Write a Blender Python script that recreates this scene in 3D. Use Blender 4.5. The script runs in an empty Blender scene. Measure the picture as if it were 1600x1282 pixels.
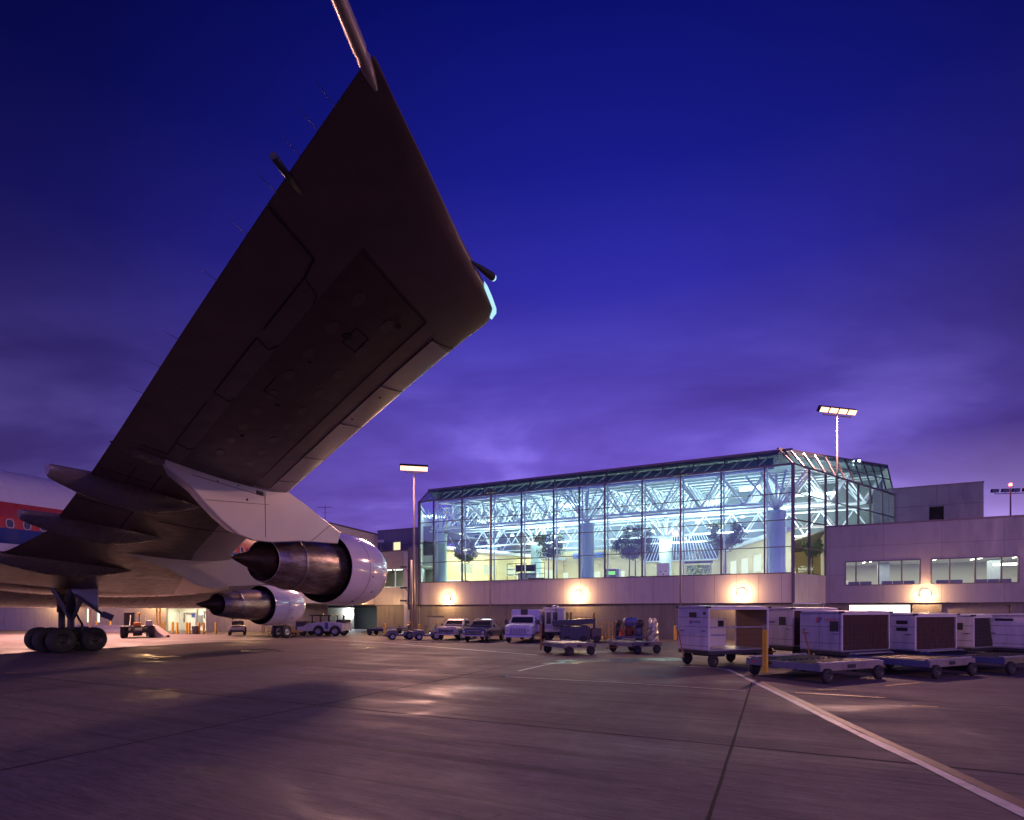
import bpy, bmesh, math, random
from mathutils import Vector, Matrix
random.seed(7)
R = math.radians
PI = math.pi
sc = bpy.context.scene
COL = sc.collection

# ------------------------------------------------------------------ camera, sky, exposure
EYE = 2.1
FPX, HX, HY = 860.0, 800.0, 955.0          # focal length and horizon measured on the 1600 px wide photograph
cam_d = bpy.data.cameras.new('camera')
cam = bpy.data.objects.new('camera', cam_d)
COL.objects.link(cam)
cam.location = (0, 0, EYE)
cam.rotation_euler = (R(90), 0, 0)
cam_d.sensor_width = 36
cam_d.lens = 36 * FPX / 1600
cam_d.shift_y = (HY - 641) / 1600
cam_d.clip_start = 0.1
cam_d.clip_end = 3000
sc.camera = cam
sc.view_settings.view_transform = 'Standard'
sc.view_settings.look = 'None'
sc.view_settings.gamma = 1
sc.view_settings.exposure = 0

world = bpy.data.worlds.new('World')
sc.world = world
world.use_nodes = True


class NT:
    """small helper round a node tree"""
    def __init__(s, tree):
        s.t = tree
        s.n = tree.nodes
        s.n.clear()

    def node(s, kind, **kw):
        nd = s.n.new(kind)
        for k, v in kw.items():
            if k[0] == '_':
                nd.inputs[k[1:].replace('_', ' ')].default_value = v
            else:
                setattr(nd, k, v)
        return nd

    def link(s, a, b):
        s.t.links.new(a, b)

    def _in(s, nd, i, v):
        if v is None:
            return
        if isinstance(v, (int, float)):
            nd.inputs[i].default_value = v
        elif isinstance(v, tuple):
            nd.inputs[i].default_value = v if len(v) == 4 or nd.inputs[i].type == 'VECTOR' else (*v, 1)
        else:
            s.link(v, nd.inputs[i])

    def math(s, op, a, b=None, c=None, clamp=False):
        nd = s.n.new('ShaderNodeMath')
        nd.operation = op
        nd.use_clamp = clamp
        for i, v in enumerate((a, b, c)):
            s._in(nd, i, v)
        return nd.outputs[0]

    def vmath(s, op, a, b=None):
        nd = s.n.new('ShaderNodeVectorMath')
        nd.operation = op
        s._in(nd, 0, a)
        s._in(nd, 1, b)
        return nd.outputs['Value'] if op in ('DOT_PRODUCT', 'LENGTH') else nd.outputs[0]

    def mix(s, f, a, b, blend='MIX'):
        nd = s.n.new('ShaderNodeMix')
        nd.data_type = 'RGBA'
        nd.blend_type = blend
        s._in(nd, 0, f)
        s._in(nd, 6, a)
        s._in(nd, 7, b)
        return nd.outputs[2]

    def ramp(s, f, stops, interp='LINEAR'):
        nd = s.n.new('ShaderNodeValToRGB')
        cr = nd.color_ramp
        cr.interpolation = interp
        while len(cr.elements) < len(stops):
            cr.elements.new(0.5)
        for e, (p, c) in zip(cr.elements, stops):
            e.position = p
            e.color = (*c, 1) if not isinstance(c, (int, float)) else (c, c, c, 1)
        s.link(f, nd.inputs[0])
        return nd.outputs[0]

    def noise(s, vec, scale, detail=4, rough=0.55, dist=0.0):
        nd = s.n.new('ShaderNodeTexNoise')
        nd.inputs['Scale'].default_value = scale
        nd.inputs['Detail'].default_value = detail
        nd.inputs['Roughness'].default_value = rough
        nd.inputs['Distortion'].default_value = dist
        s.link(vec, nd.inputs['Vector'])
        return nd.outputs[0]

    def mapping(s, vec, scale=(1, 1, 1), rot=(0, 0, 0), loc=(0, 0, 0)):
        nd = s.n.new('ShaderNodeMapping')
        nd.inputs['Scale'].default_value = scale
        nd.inputs['Rotation'].default_value = rot
        nd.inputs['Location'].default_value = loc
        s.link(vec, nd.inputs[0])
        return nd.outputs[0]


def build_sky():
    w = NT(world.node_tree)
    out = w.node('ShaderNodeOutputWorld')
    bg = w.node('ShaderNodeBackground')
    tc = w.node('ShaderNodeTexCoord')
    d = w.vmath('NORMALIZE', tc.outputs['Generated'])
    sep = w.node('ShaderNodeSeparateXYZ')
    w.link(d, sep.inputs[0])
    z = sep.outputs[2]
    grad = w.ramp(z, [(0.0, (.66, .42, 1.0)), (.07, (.38, .25, .92)), (.16, (.25, .165, .80)), (.27, (.190, .132, .74)), (.38, (.092, .066, .50)),
                      (.5, (.030, .026, .37)), (.62, (.0090, .0110, .235)), (.76, (.0020, .0036, .120)), (1.0, (.001, .0012, .03))])
    # dimmer beside the afterglow right of the axis; brightened behind the viewer as fill
    h = w.vmath('NORMALIZE', w.vmath('MULTIPLY', d, (1, 1, 0)))
    az = w.vmath('DOT_PRODUCT', h, (math.sin(R(7)), math.cos(R(7)), 0))
    glow = w.ramp(w.math('MULTIPLY_ADD', az, .5, .5), [(0.0, 2.0), (.35, 1.45), (.62, .42), (.775, .20), (.86, .34), (.925, .62), (.975, .92), (1.0, 1.12)])
    # a second bright window in the clouds low on the right
    az2 = w.vmath('DOT_PRODUCT', h, (math.sin(R(46)), math.cos(R(46)), 0))
    g2 = w.math('MULTIPLY', w.ramp(az2, [(.86, 0.0), (.97, 1.0)]), w.ramp(z, [(.02, 1.0), (.12, .85), (.17, .40), (.25, 0.0)]))
    # clouds: a soft stretched sheet
    pl = w.math('ADD', z, 0.30)
    comb = w.node('ShaderNodeCombineXYZ')
    w.link(w.math('DIVIDE', sep.outputs[0], pl), comb.inputs[0])
    w.link(w.math('DIVIDE', sep.outputs[1], pl), comb.inputs[1])
    cv = w.mapping(comb.outputs[0], scale=(.50, .72, 1), rot=(0, 0, R(24)), loc=(.35, .2, 0))
    n1 = w.noise(cv, 2.3, 5, .50, .35)
    n2 = w.noise(w.mapping(comb.outputs[0], scale=(.35, 1.8, 1), rot=(0, 0, R(-12)), loc=(3, 1, 0)), 2.6, 5, .55, .6)
    cl = w.math('ADD', w.math('MULTIPLY', n1, .82), w.math('MULTIPLY', n2, .18))
    amt = w.ramp(z, [(0.02, .45), (.15, 1.0), (.34, .85), (.55, .22), (.7, .05)])
    dens = w.math('MULTIPLY', w.ramp(cl, [(.38, 0.0), (.50, .55), (.60, 1.0)]), amt)
    lit = w.mix(dens, grad, w.mix(1.0, grad, (.52, .40, .50), 'MULTIPLY'))
    wisps = w.math('MULTIPLY', w.ramp(cl, [(.34, 1.0), (.50, 0.0)]), w.ramp(z, [(.1, .8), (.3, .6), (.45, .1), (.55, 0.0)]))
    lit = w.mix(wisps, lit, w.mix(1.0, grad, (1.9, 1.9, 1.35), 'MULTIPLY'))
    g = w.math('MAXIMUM', glow, w.math('MULTIPLY', g2, .95))
    lit = w.mix(1.0, lit, g, 'MULTIPLY')
    lit = w.mix(w.math('MULTIPLY', g2, .6), lit, (.62, .42, .98))
    # no light from under the horizon
    lit = w.mix(w.ramp(z, [(0.0, 1.0), (.004, 0.0)]), lit, (.02, .015, .05))
    w.link(lit, bg.inputs[0])
    bg.inputs[1].default_value = 1.0
    w.link(bg.outputs[0], out.inputs[0])


build_sky()

WARM = (1.0, .56, .24)
SODIUM = (1.0, .50, .38)
COOL = (.84, 1.0, .97)
CREAM = (1.0, .86, .56)


def lamp(name, kind, loc, watts, color, size=.2, aim=None, spot=None, parent=None):
    d = bpy.data.lights.new(name, kind)
    d.energy = watts
    d.color = color
    if kind == 'AREA':
        if isinstance(size, tuple):
            d.shape = 'RECTANGLE'
            d.size, d.size_y = size
        else:
            d.size = size
    else:
        d.shadow_soft_size = size
    if kind == 'SPOT':
        d.spot_size = R(spot or 120)
        d.spot_blend = .6
    o = bpy.data.objects.new(name, d)
    COL.objects.link(o)
    o.location = loc
    if aim is not None:
        v = Vector(aim) - Vector(loc)
        o.rotation_euler = v.to_track_quat('-Z', 'Y').to_euler()
    if parent is not None:
        o.parent = parent
    return o


# ------------------------------------------------------------------ materials
def srgb(*c):
    return tuple((x / 255 / 12.92 if x < 11 else ((x / 255 + .055) / 1.055) ** 2.4) for x in c)


MATS = {}


def mat(name, col, rough=.5, metal=0.0, vary=.15, scale=3.0, rvary=.1, bump=0.0, bscale=20.0, dirt=0.0, coat=0.0, stretch=(1, 1, 1)):
    """painted or bare surface with uneven colour, gloss and optional grime"""
    if name in MATS:
        return MATS[name]
    m = bpy.data.materials.new(name)
    m.use_nodes = True
    w = NT(m.node_tree)
    out = w.node('ShaderNodeOutputMaterial')
    bs = w.node('ShaderNodeBsdfPrincipled')
    tc = w.node('ShaderNodeTexCoord')
    v = w.mapping(tc.outputs['Object'], scale=stretch)
    n = w.noise(v, scale, 5, .6)
    lo = tuple(c * (1 - vary) for c in col)
    hi = tuple(min(1, c * (1 + vary)) for c in col)
    c = w.ramp(n, [(.2, lo), (.8, hi)])
    if dirt:
        n3 = w.noise(w.mapping(v, scale=(1, 1, .4), loc=(5, 2, 1)), scale * 1.1, 9, .74)
        c = w.mix(w.math('MULTIPLY', w.ramp(n3, [(.42, 0.0), (.9, 1.0)]), dirt * 1.5), c, (.05, .04, .035))
    w.link(c, bs.inputs['Base Color'])
    bs.inputs['Metallic'].default_value = metal
    n2 = w.noise(v, scale * 2.3, 4, .6)
    r = w.ramp(n2, [(.15, max(.03, rough - rvary)), (.85, min(1, rough + rvary))])
    w.link(r, bs.inputs['Roughness'])
    if coat:
        bs.inputs['Coat Weight'].default_value = coat
        bs.inputs['Coat Roughness'].default_value = .08
    if bump:
        b = w.node('ShaderNodeBump')
        b.inputs['Strength'].default_value = bump
        b.inputs['Distance'].default_value = .02
        w.link(w.noise(v, bscale, 4, .6), b.inputs['Height'])
        w.link(b.outputs[0], bs.inputs['Normal'])
    w.link(bs.outputs[0], out.inputs[0])
    MATS[name] = m
    return m


def emit(name, col, strength):
    if name in MATS:
        return MATS[name]
    m = bpy.data.materials.new(name)
    m.use_nodes = True
    w = NT(m.node_tree)
    out = w.node('ShaderNodeOutputMaterial')
    e = w.node('ShaderNodeEmission')
    e.inputs[0].default_value = (*col, 1)
    e.inputs[1].default_value = strength
    w.link(e.outputs[0], out.inputs[0])
    MATS[name] = m
    return m


def glass(name, tint=(.9, .96, 1.0), refl=.06):
    """thin window glass: see-through plus a mirror share that grows at a glance"""
    if name in MATS:
        return MATS[name]
    m = bpy.data.materials.new(name)
    m.use_nodes = True
    w = NT(m.node_tree)
    out = w.node('ShaderNodeOutputMaterial')
    tr = w.node('ShaderNodeBsdfTransparent')
    tr.inputs[0].default_value = (*tint, 1)
    gl = w.node('ShaderNodeBsdfGlossy')
    gl.inputs[1].default_value = .02
    gl.inputs[0].default_value = (.9, .95, 1, 1)
    lw = w.node('ShaderNodeLayerWeight')
    lw.inputs[0].default_value = .25
    mx = w.node('ShaderNodeMixShader')
    w.link(w.math('ADD', w.math('MULTIPLY', lw.outputs[0], .5), refl), mx.inputs[0])
    w.link(tr.outputs[0], mx.inputs[1])
    w.link(gl.outputs[0], mx.inputs[2])
    w.link(mx.outputs[0], out.inputs[0])
    MATS[name] = m
    return m


def panel_mat(name, col, pw, ph, seam=(.03, .03, .035), rough=.4, metal=.0, gap=.012, offs=(0, 0), vary=.07, dirt=.25, plane='XZ'):
    """cladding: panels pw x ph metres with dark seams, every panel a slightly different tone; runs along the object's own X"""
    if name in MATS:
        return MATS[name]
    m = bpy.data.materials.new(name)
    m.use_nodes = True
    w = NT(m.node_tree)
    out = w.node('ShaderNodeOutputMaterial')
    bs = w.node('ShaderNodeBsdfPrincipled')
    tc = w.node('ShaderNodeTexCoord')
    sep = w.node('ShaderNodeSeparateXYZ')
    w.link(tc.outputs['Object'], sep.inputs[0])
    cb = w.node('ShaderNodeCombineXYZ')
    w.link(w.math('ADD', sep.outputs[0], offs[0]), cb.inputs[0])
    w.link(w.math('ADD', sep.outputs[2 if plane == 'XZ' else 1], offs[1]), cb.inputs[1])
    br = w.node('ShaderNodeTexBrick', offset=0.0, squash=1.0)
    br.inputs['Scale'].default_value = 1
    br.inputs['Brick Width'].default_value = pw
    br.inputs['Row Height'].default_value = ph
    br.inputs['Mortar Size'].default_value = gap
    br.inputs['Mortar Smooth'].default_value = 0.1
    br.inputs['Color1'].default_value = (*[c * (1 - vary) for c in col], 1)
    br.inputs['Color2'].default_value = (*[min(1, c * (1 + vary)) for c in col], 1)
    br.inputs['Mortar'].default_value = (*seam, 1)
    w.link(cb.outputs[0], br.inputs['Vector'])
    c = br.outputs[0]
    st = w.noise(w.mapping(tc.outputs['Object'], scale=(1.6, 1.6, .35)), 1.6, 6, .62)
    c = w.mix(w.math('MULTIPLY', w.ramp(st, [(.48, 0.0), (.75, 1.0)]), dirt), c, tuple(x * .35 for x in col))
    w.link(c, bs.inputs['Base Color'])
    bs.inputs['Metallic'].default_value = metal
    w.link(w.ramp(st, [(.3, rough - .08), (.7, rough + .15)]), bs.inputs['Roughness'])
    b = w.node('ShaderNodeBump')
    b.inputs['Strength'].default_value = .5
    b.inputs['Distance'].default_value = .01
    w.link(w.math('SUBTRACT', 1.0, br.outputs['Fac']), b.inputs['Height'])
    w.link(b.outputs[0], bs.inputs['Normal'])
    w.link(bs.outputs[0], out.inputs[0])
    MATS[name] = m
    return m


# ------------------------------------------------------------------ mesh building
class MB:
    """collects shapes; build() links them as one mesh object"""
    def __init__(s):
        s.v = []
        s.f = []
        s.mi = []
        s.sm = []

    def add(s, verts, faces, mi=0, smooth=False):
        o = len(s.v)
        s.v += [tuple(v) for v in verts]
        for f in faces:
            s.f.append(tuple(i + o for i in f))
            s.mi.append(mi)
            s.sm.append(smooth)
        return s

    def box(s, x0, x1, y0, y1, z0, z1, mi=0):
        if x0 > x1: x0, x1 = x1, x0
        if y0 > y1: y0, y1 = y1, y0
        if z0 > z1: z0, z1 = z1, z0
        v = [(x0, y0, z0), (x1, y0, z0), (x1, y1, z0), (x0, y1, z0), (x0, y0, z1), (x1, y0, z1), (x1, y1, z1), (x0, y1, z1)]
        return s.add(v, [(3, 2, 1, 0), (4, 5, 6, 7), (0, 1, 5, 4), (1, 2, 6, 5), (2, 3, 7, 6), (3, 0, 4, 7)], mi)

    def tube(s, p, q, r, n=8, r2=None, mi=0, cap=True, smooth=True):
        p, q = Vector(p), Vector(q)
        d = q - p
        if d.length < 1e-6:
            return s
        d.normalize()
        a = d.orthogonal().normalized()
        b = d.cross(a)
        r2 = r if r2 is None else r2
        vs = []
        for c, rr in ((p, r), (q, r2)):
            for i in range(n):
                t = 2 * PI * i / n
                vs.append(c + a * math.cos(t) * rr + b * math.sin(t) * rr)
        s.add(vs, [(i, (i + 1) % n, n + (i + 1) % n, n + i) for i in range(n)], mi, smooth)
        if cap:
            s.add(vs, [tuple(range(n))[::-1], tuple(range(n, 2 * n))], mi)
        return s

    def bar(s, p, q, w, h, mi=0, up=(0, 0, 1)):
        """rectangular bar from p to q, w across, h along up"""
        p, q = Vector(p), Vector(q)
        d = (q - p).normalized()
        u = Vector(up)
        sd = d.cross(u)
        if sd.length < 1e-4:
            sd = d.cross(Vector((0, 1, 0)))
        sd.normalize()
        u = sd.cross(d).normalized()
        vs = []
        for c in (p, q):
            for a, b in ((-1, -1), (1, -1), (1, 1), (-1, 1)):
                vs.append(c + sd * a * w / 2 + u * b * h / 2)
        return s.add(vs, [(0, 1, 2, 3), (7, 6, 5, 4), (0, 4, 5, 1), (1, 5, 6, 2), (2, 6, 7, 3), (3, 7, 4, 0)], mi)

    def lathe(s, o, axis, prof, n=32, mi=0, smooth=True, xs=None, squash=1.0):
        """prof = [(distance along axis, radius), ...]"""
        o, ax = Vector(o), Vector(axis).normalized()
        a = (Vector((0, 0, 1)) if abs(ax.z) < .9 else Vector((1, 0, 0)))
        a = (a - ax * a.dot(ax)).normalized()
        b = ax.cross(a)
        vs = []
        for t, r in prof:
            for i in range(n):
                k = 2 * PI * i / n
                vs.append(o + ax * t + a * math.cos(k) * r * squash + b * math.sin(k) * r)
        fs = []
        for j in range(len(prof) - 1):
            for i in range(n):
                i2 = (i + 1) % n
                fs.append((j * n + i, (j + 1) * n + i, (j + 1) * n + i2, j * n + i2))
        return s.add(vs, fs, mi, smooth)

    def prism(s, poly, w0, w1, plane='XZ', mi=0):
        """polygon in a plane extruded from w0 to w1 along the third axis"""
        def P(a, b, w):
            return {'XZ': (a, w, b), 'XY': (a, b, w), 'YZ': (w, a, b)}[plane]
        n = len(poly)
        vs = [P(a, b, w0) for a, b in poly] + [P(a, b, w1) for a, b in poly]
        return s.add(vs, [tuple(range(n)), tuple(range(2 * n - 1, n - 1, -1))] + [(i, n + i, n + (i + 1) % n, (i + 1) % n) for i in range(n)], mi)

    def loft(s, rings, mi=0, smooth=True, caps=True, closed=True):
        n = len(rings[0])
        vs = [p for r in rings for p in r]
        fs = []
        for j in range(len(rings) - 1):
            for i in range(n if closed else n - 1):
                i2 = (i + 1) % n
                fs.append((j * n + i, j * n + i2, (j + 1) * n + i2, (j + 1) * n + i))
        s.add(vs, fs, mi, smooth)
        if caps and closed:
            s.add(rings[0], [tuple(range(n))[::-1]], mi)
            s.add(rings[-1], [tuple(range(n))], mi)
        return s

    def quad(s, a, b, c, d, mi=0):
        return s.add([a, b, c, d], [(0, 1, 2, 3)], mi)

    def build(s, name, mats, parent=None, bevel=0.0, loc=None, fix=True, label=None):
        me = bpy.data.meshes.new(name)
        me.from_pydata(s.v, [], s.f)
        me.polygons.foreach_set('material_index', s.mi)
        me.polygons.foreach_set('use_smooth', s.sm)
        for m in (mats if isinstance(mats, (list, tuple)) else [mats]):
            me.materials.append(m)
        if fix:
            bm = bmesh.new()
            bm.from_mesh(me)
            bmesh.ops.remove_doubles(bm, verts=bm.verts, dist=1e-5)
            bmesh.ops.recalc_face_normals(bm, faces=bm.faces)
            bm.to_mesh(me)
            bm.free()
        me.update()
        o = bpy.data.objects.new(name, me)
        COL.objects.link(o)
        if parent is not None:
            o.parent = parent
        if loc is not None:
            o.location = loc
        if bevel:
            b = o.modifiers.new('bevel', 'BEVEL')
            b.width = bevel
            b.segments = 2
            b.limit_method = 'ANGLE'
            b.angle_limit = R(40)
        if label:
            o['label'] = label
        return o


def thing(name, label, cat, loc=(0, 0, 0), rz=0.0, group=None):
    o = bpy.data.objects.new(name, None)
    o.empty_display_size = .3
    COL.objects.link(o)
    o.location = loc
    o.rotation_euler = (0, 0, rz)
    tag(o, label, cat, group)
    return o


def tag(o, label, cat, group=None):
    o['label'] = label
    o['category'] = cat
    if group:
        o['group'] = group
    return o


def struct(o):
    o['kind'] = 'structure'
    return o


def copy_tree(o, parent=None):
    c = o.copy()
    COL.objects.link(c)
    if parent is not None:
        c.parent = parent
    for ch in [x for x in ALL_CHILDREN(o)]:
        copy_tree(ch, c)
    return c


def ALL_CHILDREN(o):
    return [x for x in bpy.data.objects if x.parent == o]


def again(o, label, loc, rz, scale=None):
    c = copy_tree(o)
    c.location = loc
    c.rotation_euler = (0, 0, rz)
    c['label'] = label
    if scale:
        c.scale = scale
    return c


def ground_at(px, py):
    """where a point seen on the ground of the photograph lies on the apron"""
    Z = FPX * EYE / (py - HY)
    return ((px - HX) / FPX * Z, Z)


def spot_at(px, Z):
    return ((px - HX) / FPX * Z, Z)


def height_at(py, Z):
    return EYE + (HY - py) / FPX * Z


# materials used by many things
RUBBER = mat('rubber', (.018, .018, .02), .75, 0, .2, 6)
BLACK = mat('black_paint', (.02, .02, .022), .5)
DARK = mat('dark_steel', (.05, .05, .055), .5, .5, .3, 5)
STEEL = mat('steel', (.42, .42, .44), .35, .9, .2, 5)
GALV = mat('galvanised_steel', (.34, .34, .35), .45, .6, .2, 4)
WHITE = mat('white_paint', (.62, .60, .60), .38, 0, .08, 2, dirt=.18)
PALE = mat('pale_grey_paint', (.40, .40, .43), .4, 0, .1, 2, dirt=.35)
BLUEGREY = mat('blue_grey_paint', (.22, .25, .36), .45, 0, .12, 3, dirt=.4)
NAVY = mat('navy_paint', (.045, .055, .13), .4, 0, .15, 3, dirt=.3)
YELLOW = mat('yellow_paint', (.70, .42, .03), .45, 0, .1, 4, dirt=.25)
RUST = mat('rusty_orange_paint', (.30, .11, .03), .6, .1, .3, 6, dirt=.3)
RED = mat('red_paint', (.45, .05, .03), .45)
BLUE = mat('blue_paint', (.03, .06, .30), .4)
CHROME = mat('chrome', (.7, .7, .72), .12, 1.0, .05)
LENS = mat('lamp_glass', (.55, .55, .58), .08, .6, .05)
AUTOGLASS = mat('vehicle_glass', (.02, .022, .03), .06, 0, .1, coat=.5)

# ------------------------------------------------------------------ apron
GRID = R(-25.5)                                # the slabs run with the terminal front
gx, gy = Vector((math.cos(GRID), math.sin(GRID), 0)), Vector((-math.sin(GRID), math.cos(GRID), 0))


def ground_material():
    m = bpy.data.materials.new('apron_concrete')
    m.use_nodes = True
    w = NT(m.node_tree)
    out = w.node('ShaderNodeOutputMaterial')
    bs = w.node('ShaderNodeBsdfPrincipled')
    tc = w.node('ShaderNodeTexCoord')
    v = w.mapping(tc.outputs['Object'], rot=(0, 0, -GRID))
    br = w.node('ShaderNodeTexBrick', offset=0.0)
    br.inputs['Scale'].default_value = 1
    br.inputs['Brick Width'].default_value = 8.6
    br.inputs['Row Height'].default_value = 6.5
    br.inputs['Mortar Size'].default_value = 0
    br.inputs['Color1'].default_value = (.19, .155, .175, 1)
    br.inputs['Color2'].default_value = (.25, .205, .228, 1)
    w.link(w.mapping(v, loc=(.6 + 86, -9.2 + 65, 0)), br.inputs['Vector'])
    big = w.noise(v, .09, 5, .6, .4)
    c = w.mix(w.ramp(big, [(.3, 0.0), (.75, .55)]), br.outputs[0], (.14, .118, .125))
    # broom marks and traffic film, drawn out along the slabs
    st = w.noise(w.mapping(v, scale=(.35, 2.6, 1)), 1.5, 7, .68, .3)
    c = w.mix(w.ramp(st, [(.42, 0.0), (.7, .42)]), c, (.10, .086, .092))
    st2 = w.noise(w.mapping(v, scale=(1.3, .22, 1), rot=(0, 0, R(12))), 1.1, 6, .65, .5)
    c = w.mix(w.ramp(st2, [(.52, 0.0), (.75, .35)]), c, (.29, .275, .26))
    tex = w.noise(w.mapping(v, scale=(.7, 5.5, 1)), 3.4, 9, .78, .2)
    c = w.mix(.75, c, w.ramp(tex, [(.30, (.22, .22, .22)), (.70, (.80, .80, .80))]), 'OVERLAY')
    fine = w.noise(v, 26, 6, .8)
    c = w.mix(.5, c, w.ramp(fine, [(.25, (.06, .06, .06)), (.75, (.32, .30, .29))]), 'OVERLAY')
    # tyre tracks: very long thin dark streaks in two directions
    for rz_, loc_, lim in ((R(8), (2, 7, 0), .60), (R(62), (9, 1, 0), .62)):
        tm = w.noise(w.mapping(v, scale=(.035, 2.1, 1), rot=(0, 0, rz_), loc=loc_), 1.0, 3, .5, .9)
        c = w.mix(w.ramp(tm, [(lim, 0.0), (lim + .03, .45), (lim + .08, .15)]), c, (.055, .045, .05))
    # oil spots
    sp = w.noise(v, 1.7, 3, .5, .2)
    c = w.mix(w.ramp(sp, [(.70, 0.0), (.78, .7)]), c, (.03, .028, .028))
    w.link(c, bs.inputs['Base Color'])
    wet = w.noise(w.mapping(v, scale=(.8, 1.5, 1), loc=(11, 4, 0)), .33, 4, .55, .7)
    rr = w.ramp(wet, [(.28, .34), (.36, .60), (.6, .80)])
    rr = w.math('ADD', rr, w.math('MULTIPLY', w.math('SUBTRACT', st, .5), .25), clamp=True)
    w.link(rr, bs.inputs['Roughness'])
    bs.inputs['Specular IOR Level'].default_value = .18
    b = w.node('ShaderNodeBump')
    b.inputs['Strength'].default_value = .5
    b.inputs['Distance'].default_value = .012
    w.link(w.math('ADD', w.noise(w.mapping(v, scale=(1, 6, 1)), 9, 6, .7), w.math('MULTIPLY', fine, .4)), b.inputs['Height'])
    w.link(b.outputs[0], bs.inputs['Normal'])
    w.link(bs.outputs[0], out.inputs[0])
    return m


g = MB().quad((-900, -200, 0), (900, -200, 0), (900, 1400, 0), (-900, 1400, 0)).build('ground', ground_material())
struct(g)

jm = MB()
TAR = mat('joint_sealant', (.010, .009, .010), .95, 0, .3, 5)


def strip(mb, pts, wd, z, jit=0.0, mi=0, seg=.8):
    """flat ribbon through ground points"""
    P = []
    for (x0, y0), (x1, y1) in zip(pts, pts[1:]):
        L = math.hypot(x1 - x0, y1 - y0)
        k = max(1, int(L / seg))
        P += [(x0 + (x1 - x0) * i / k, y0 + (y1 - y0) * i / k) for i in range(k)]
    P.append(pts[-1])
    vs = []
    for i, p in enumerate(P):
        a = P[max(0, i - 1)]
        b = P[min(len(P) - 1, i + 1)]
        d = Vector((b[0] - a[0], b[1] - a[1], 0)).normalized()
        n = Vector((-d.y, d.x, 0))
        j = random.uniform(-jit, jit)
        ww = wd * (1 + random.uniform(-1, 1) * (.25 if jit else 0))
        vs.append((p[0] + n.x * (j + ww / 2), p[1] + n.y * (j + ww / 2), z))
        vs.append((p[0] + n.x * (j - ww / 2), p[1] + n.y * (j - ww / 2), z))
    mb.add(vs, [(2 * i, 2 * i + 1, 2 * i + 3, 2 * i + 2) for i in range(len(P) - 1)], mi)


for k in range(-4, 9):
    c = 9.2 + 6.5 * k
    p, q = gy * c - gx * 75, gy * c + gx * 60
    strip(jm, [(p.x, p.y), (q.x, q.y)], .045, .004, .004)
for k in range(-9, 8):
    c = -.6 + 8.6 * k
    p, q = gx * c - gy * 12, gx * c + gy * 62
    strip(jm, [(p.x, p.y), (q.x, q.y)], .045, .004 if k % 2 else .0042, .004)
struct(jm.build('ground_joints', TAR, fix=False))

PAINTW = mat('worn_white_marking', (.58, .55, .53), .5, 0, .22, 5, dirt=.5)
PAINTB = mat('worn_brown_marking', (.17, .095, .05), .5, 0, .3, 5, dirt=.5)
PAINTY = mat('worn_yellow_marking', (.60, .38, .05), .42, 0, .2, 5, dirt=.4)
mk = MB()
main = [ground_at(*p) for p in ((1062, 1041.5), (1105, 1043), (1138, 1047), (1162, 1058), (1230, 1092), (1330, 1142), (1450, 1199), (1600, 1272), (1900, 1415))]
strip(mk, main, .155, .008, .004)
strip(mk, [(x + .19, y + .055) for x, y in main[3:]], .17, .008, .006, 1)
strip(mk, [ground_at(*p) for p in ((500, 999.5), (600, 1005), (700, 1013), (840, 1024))], .17, .008, .01)
strip(mk, [ground_at(*p) for p in ((790, 1058), (980, 1068), (1165, 1080))], .07, .008, .01)
strip(mk, [ground_at(*p) for p in ((1242, 1083), (1300, 1086), (1384, 1091))], .12, .008, .01, 2)
strip(mk, [ground_at(*p) for p in ((1384, 1072), (1436, 1067.5))], .12, .008, .01, 2)
strip(mk, [ground_at(*p) for p in ((1425, 1103.5), (1466, 1105))], .12, .008, .01, 2)
strip(mk, [ground_at(*p) for p in ((810, 1049), (850, 1040), (905, 1031))], .12, .008, .01)
strip(mk, [ground_at(*p) for p in ((240, 1030), (272, 1025))], .16, .008, .01, 2)
strip(mk, [ground_at(*p) for p in ((8, 1052), (52, 1051))], .14, .008, .01, 2)
strip(mk, [ground_at(*p) for p in ((250, 1001), (330, 1000), (425, 999))], .25, .008, .01)
struct(mk.build('ground_marking', [PAINTW, PAINTB, PAINTY], fix=False))

WATER = mat('puddle_water', (.04, .04, .045), .24, 0, .1, 1, .03)
pm = MB()
rp = random.Random(21)
for px, py, wx, wy in ((940, 1033, 1.5, .55), (1030, 1031, 1.6, .4), (878, 1037, .7, .12), (612, 1013, 1.5, .16), (700, 1003.5, 2.4, .5), (405, 1018, 1.0, .2), (258, 1027, .6, .1), (790, 1057, .14, .12), (1290, 1079, .5, .06)):
    cx_, cy_ = ground_at(px, py)
    n_ = 40
    ph = [rp.uniform(0, 6.3) for _ in range(5)]
    ring = []
    for i in range(n_):
        a = 2 * PI * i / n_
        k = 1 + sum(.16 / (j + 1) * math.sin((j + 2) * a + ph[j]) for j in range(5)) * 1.5
        ring.append((cx_ + wx * k * math.cos(a), cy_ + wy * k * math.sin(a) * 1.6, .0125 + .0006 * (px % 7)))
    pm.add(ring, [tuple(range(n_))])
pd = pm.build('ground_water', WATER, fix=False)
pd['kind'] = 'structure'

# ------------------------------------------------------------------ the airliner
TH, DIH = R(18), R(6.5)
U3 = Vector((math.sin(TH), math.cos(TH), 0))                # forward along the aircraft
A3 = Vector((math.cos(TH) * math.cos(DIH), -math.sin(TH) * math.cos(DIH), math.sin(DIH)))   # outboard along the wing
T0 = Vector((-.277, 8.217, 6.6))                            # wing tip, leading edge
ORI = Vector((-22.6, 28.2, 0))                              # under the main gear


def WP(s, c, h=0.0):
    """wing point: s metres inboard of the tip, c metres forward, h above the lower plane"""
    return T0 - A3 * s + U3 * c + Vector((0, 0, h))


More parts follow.
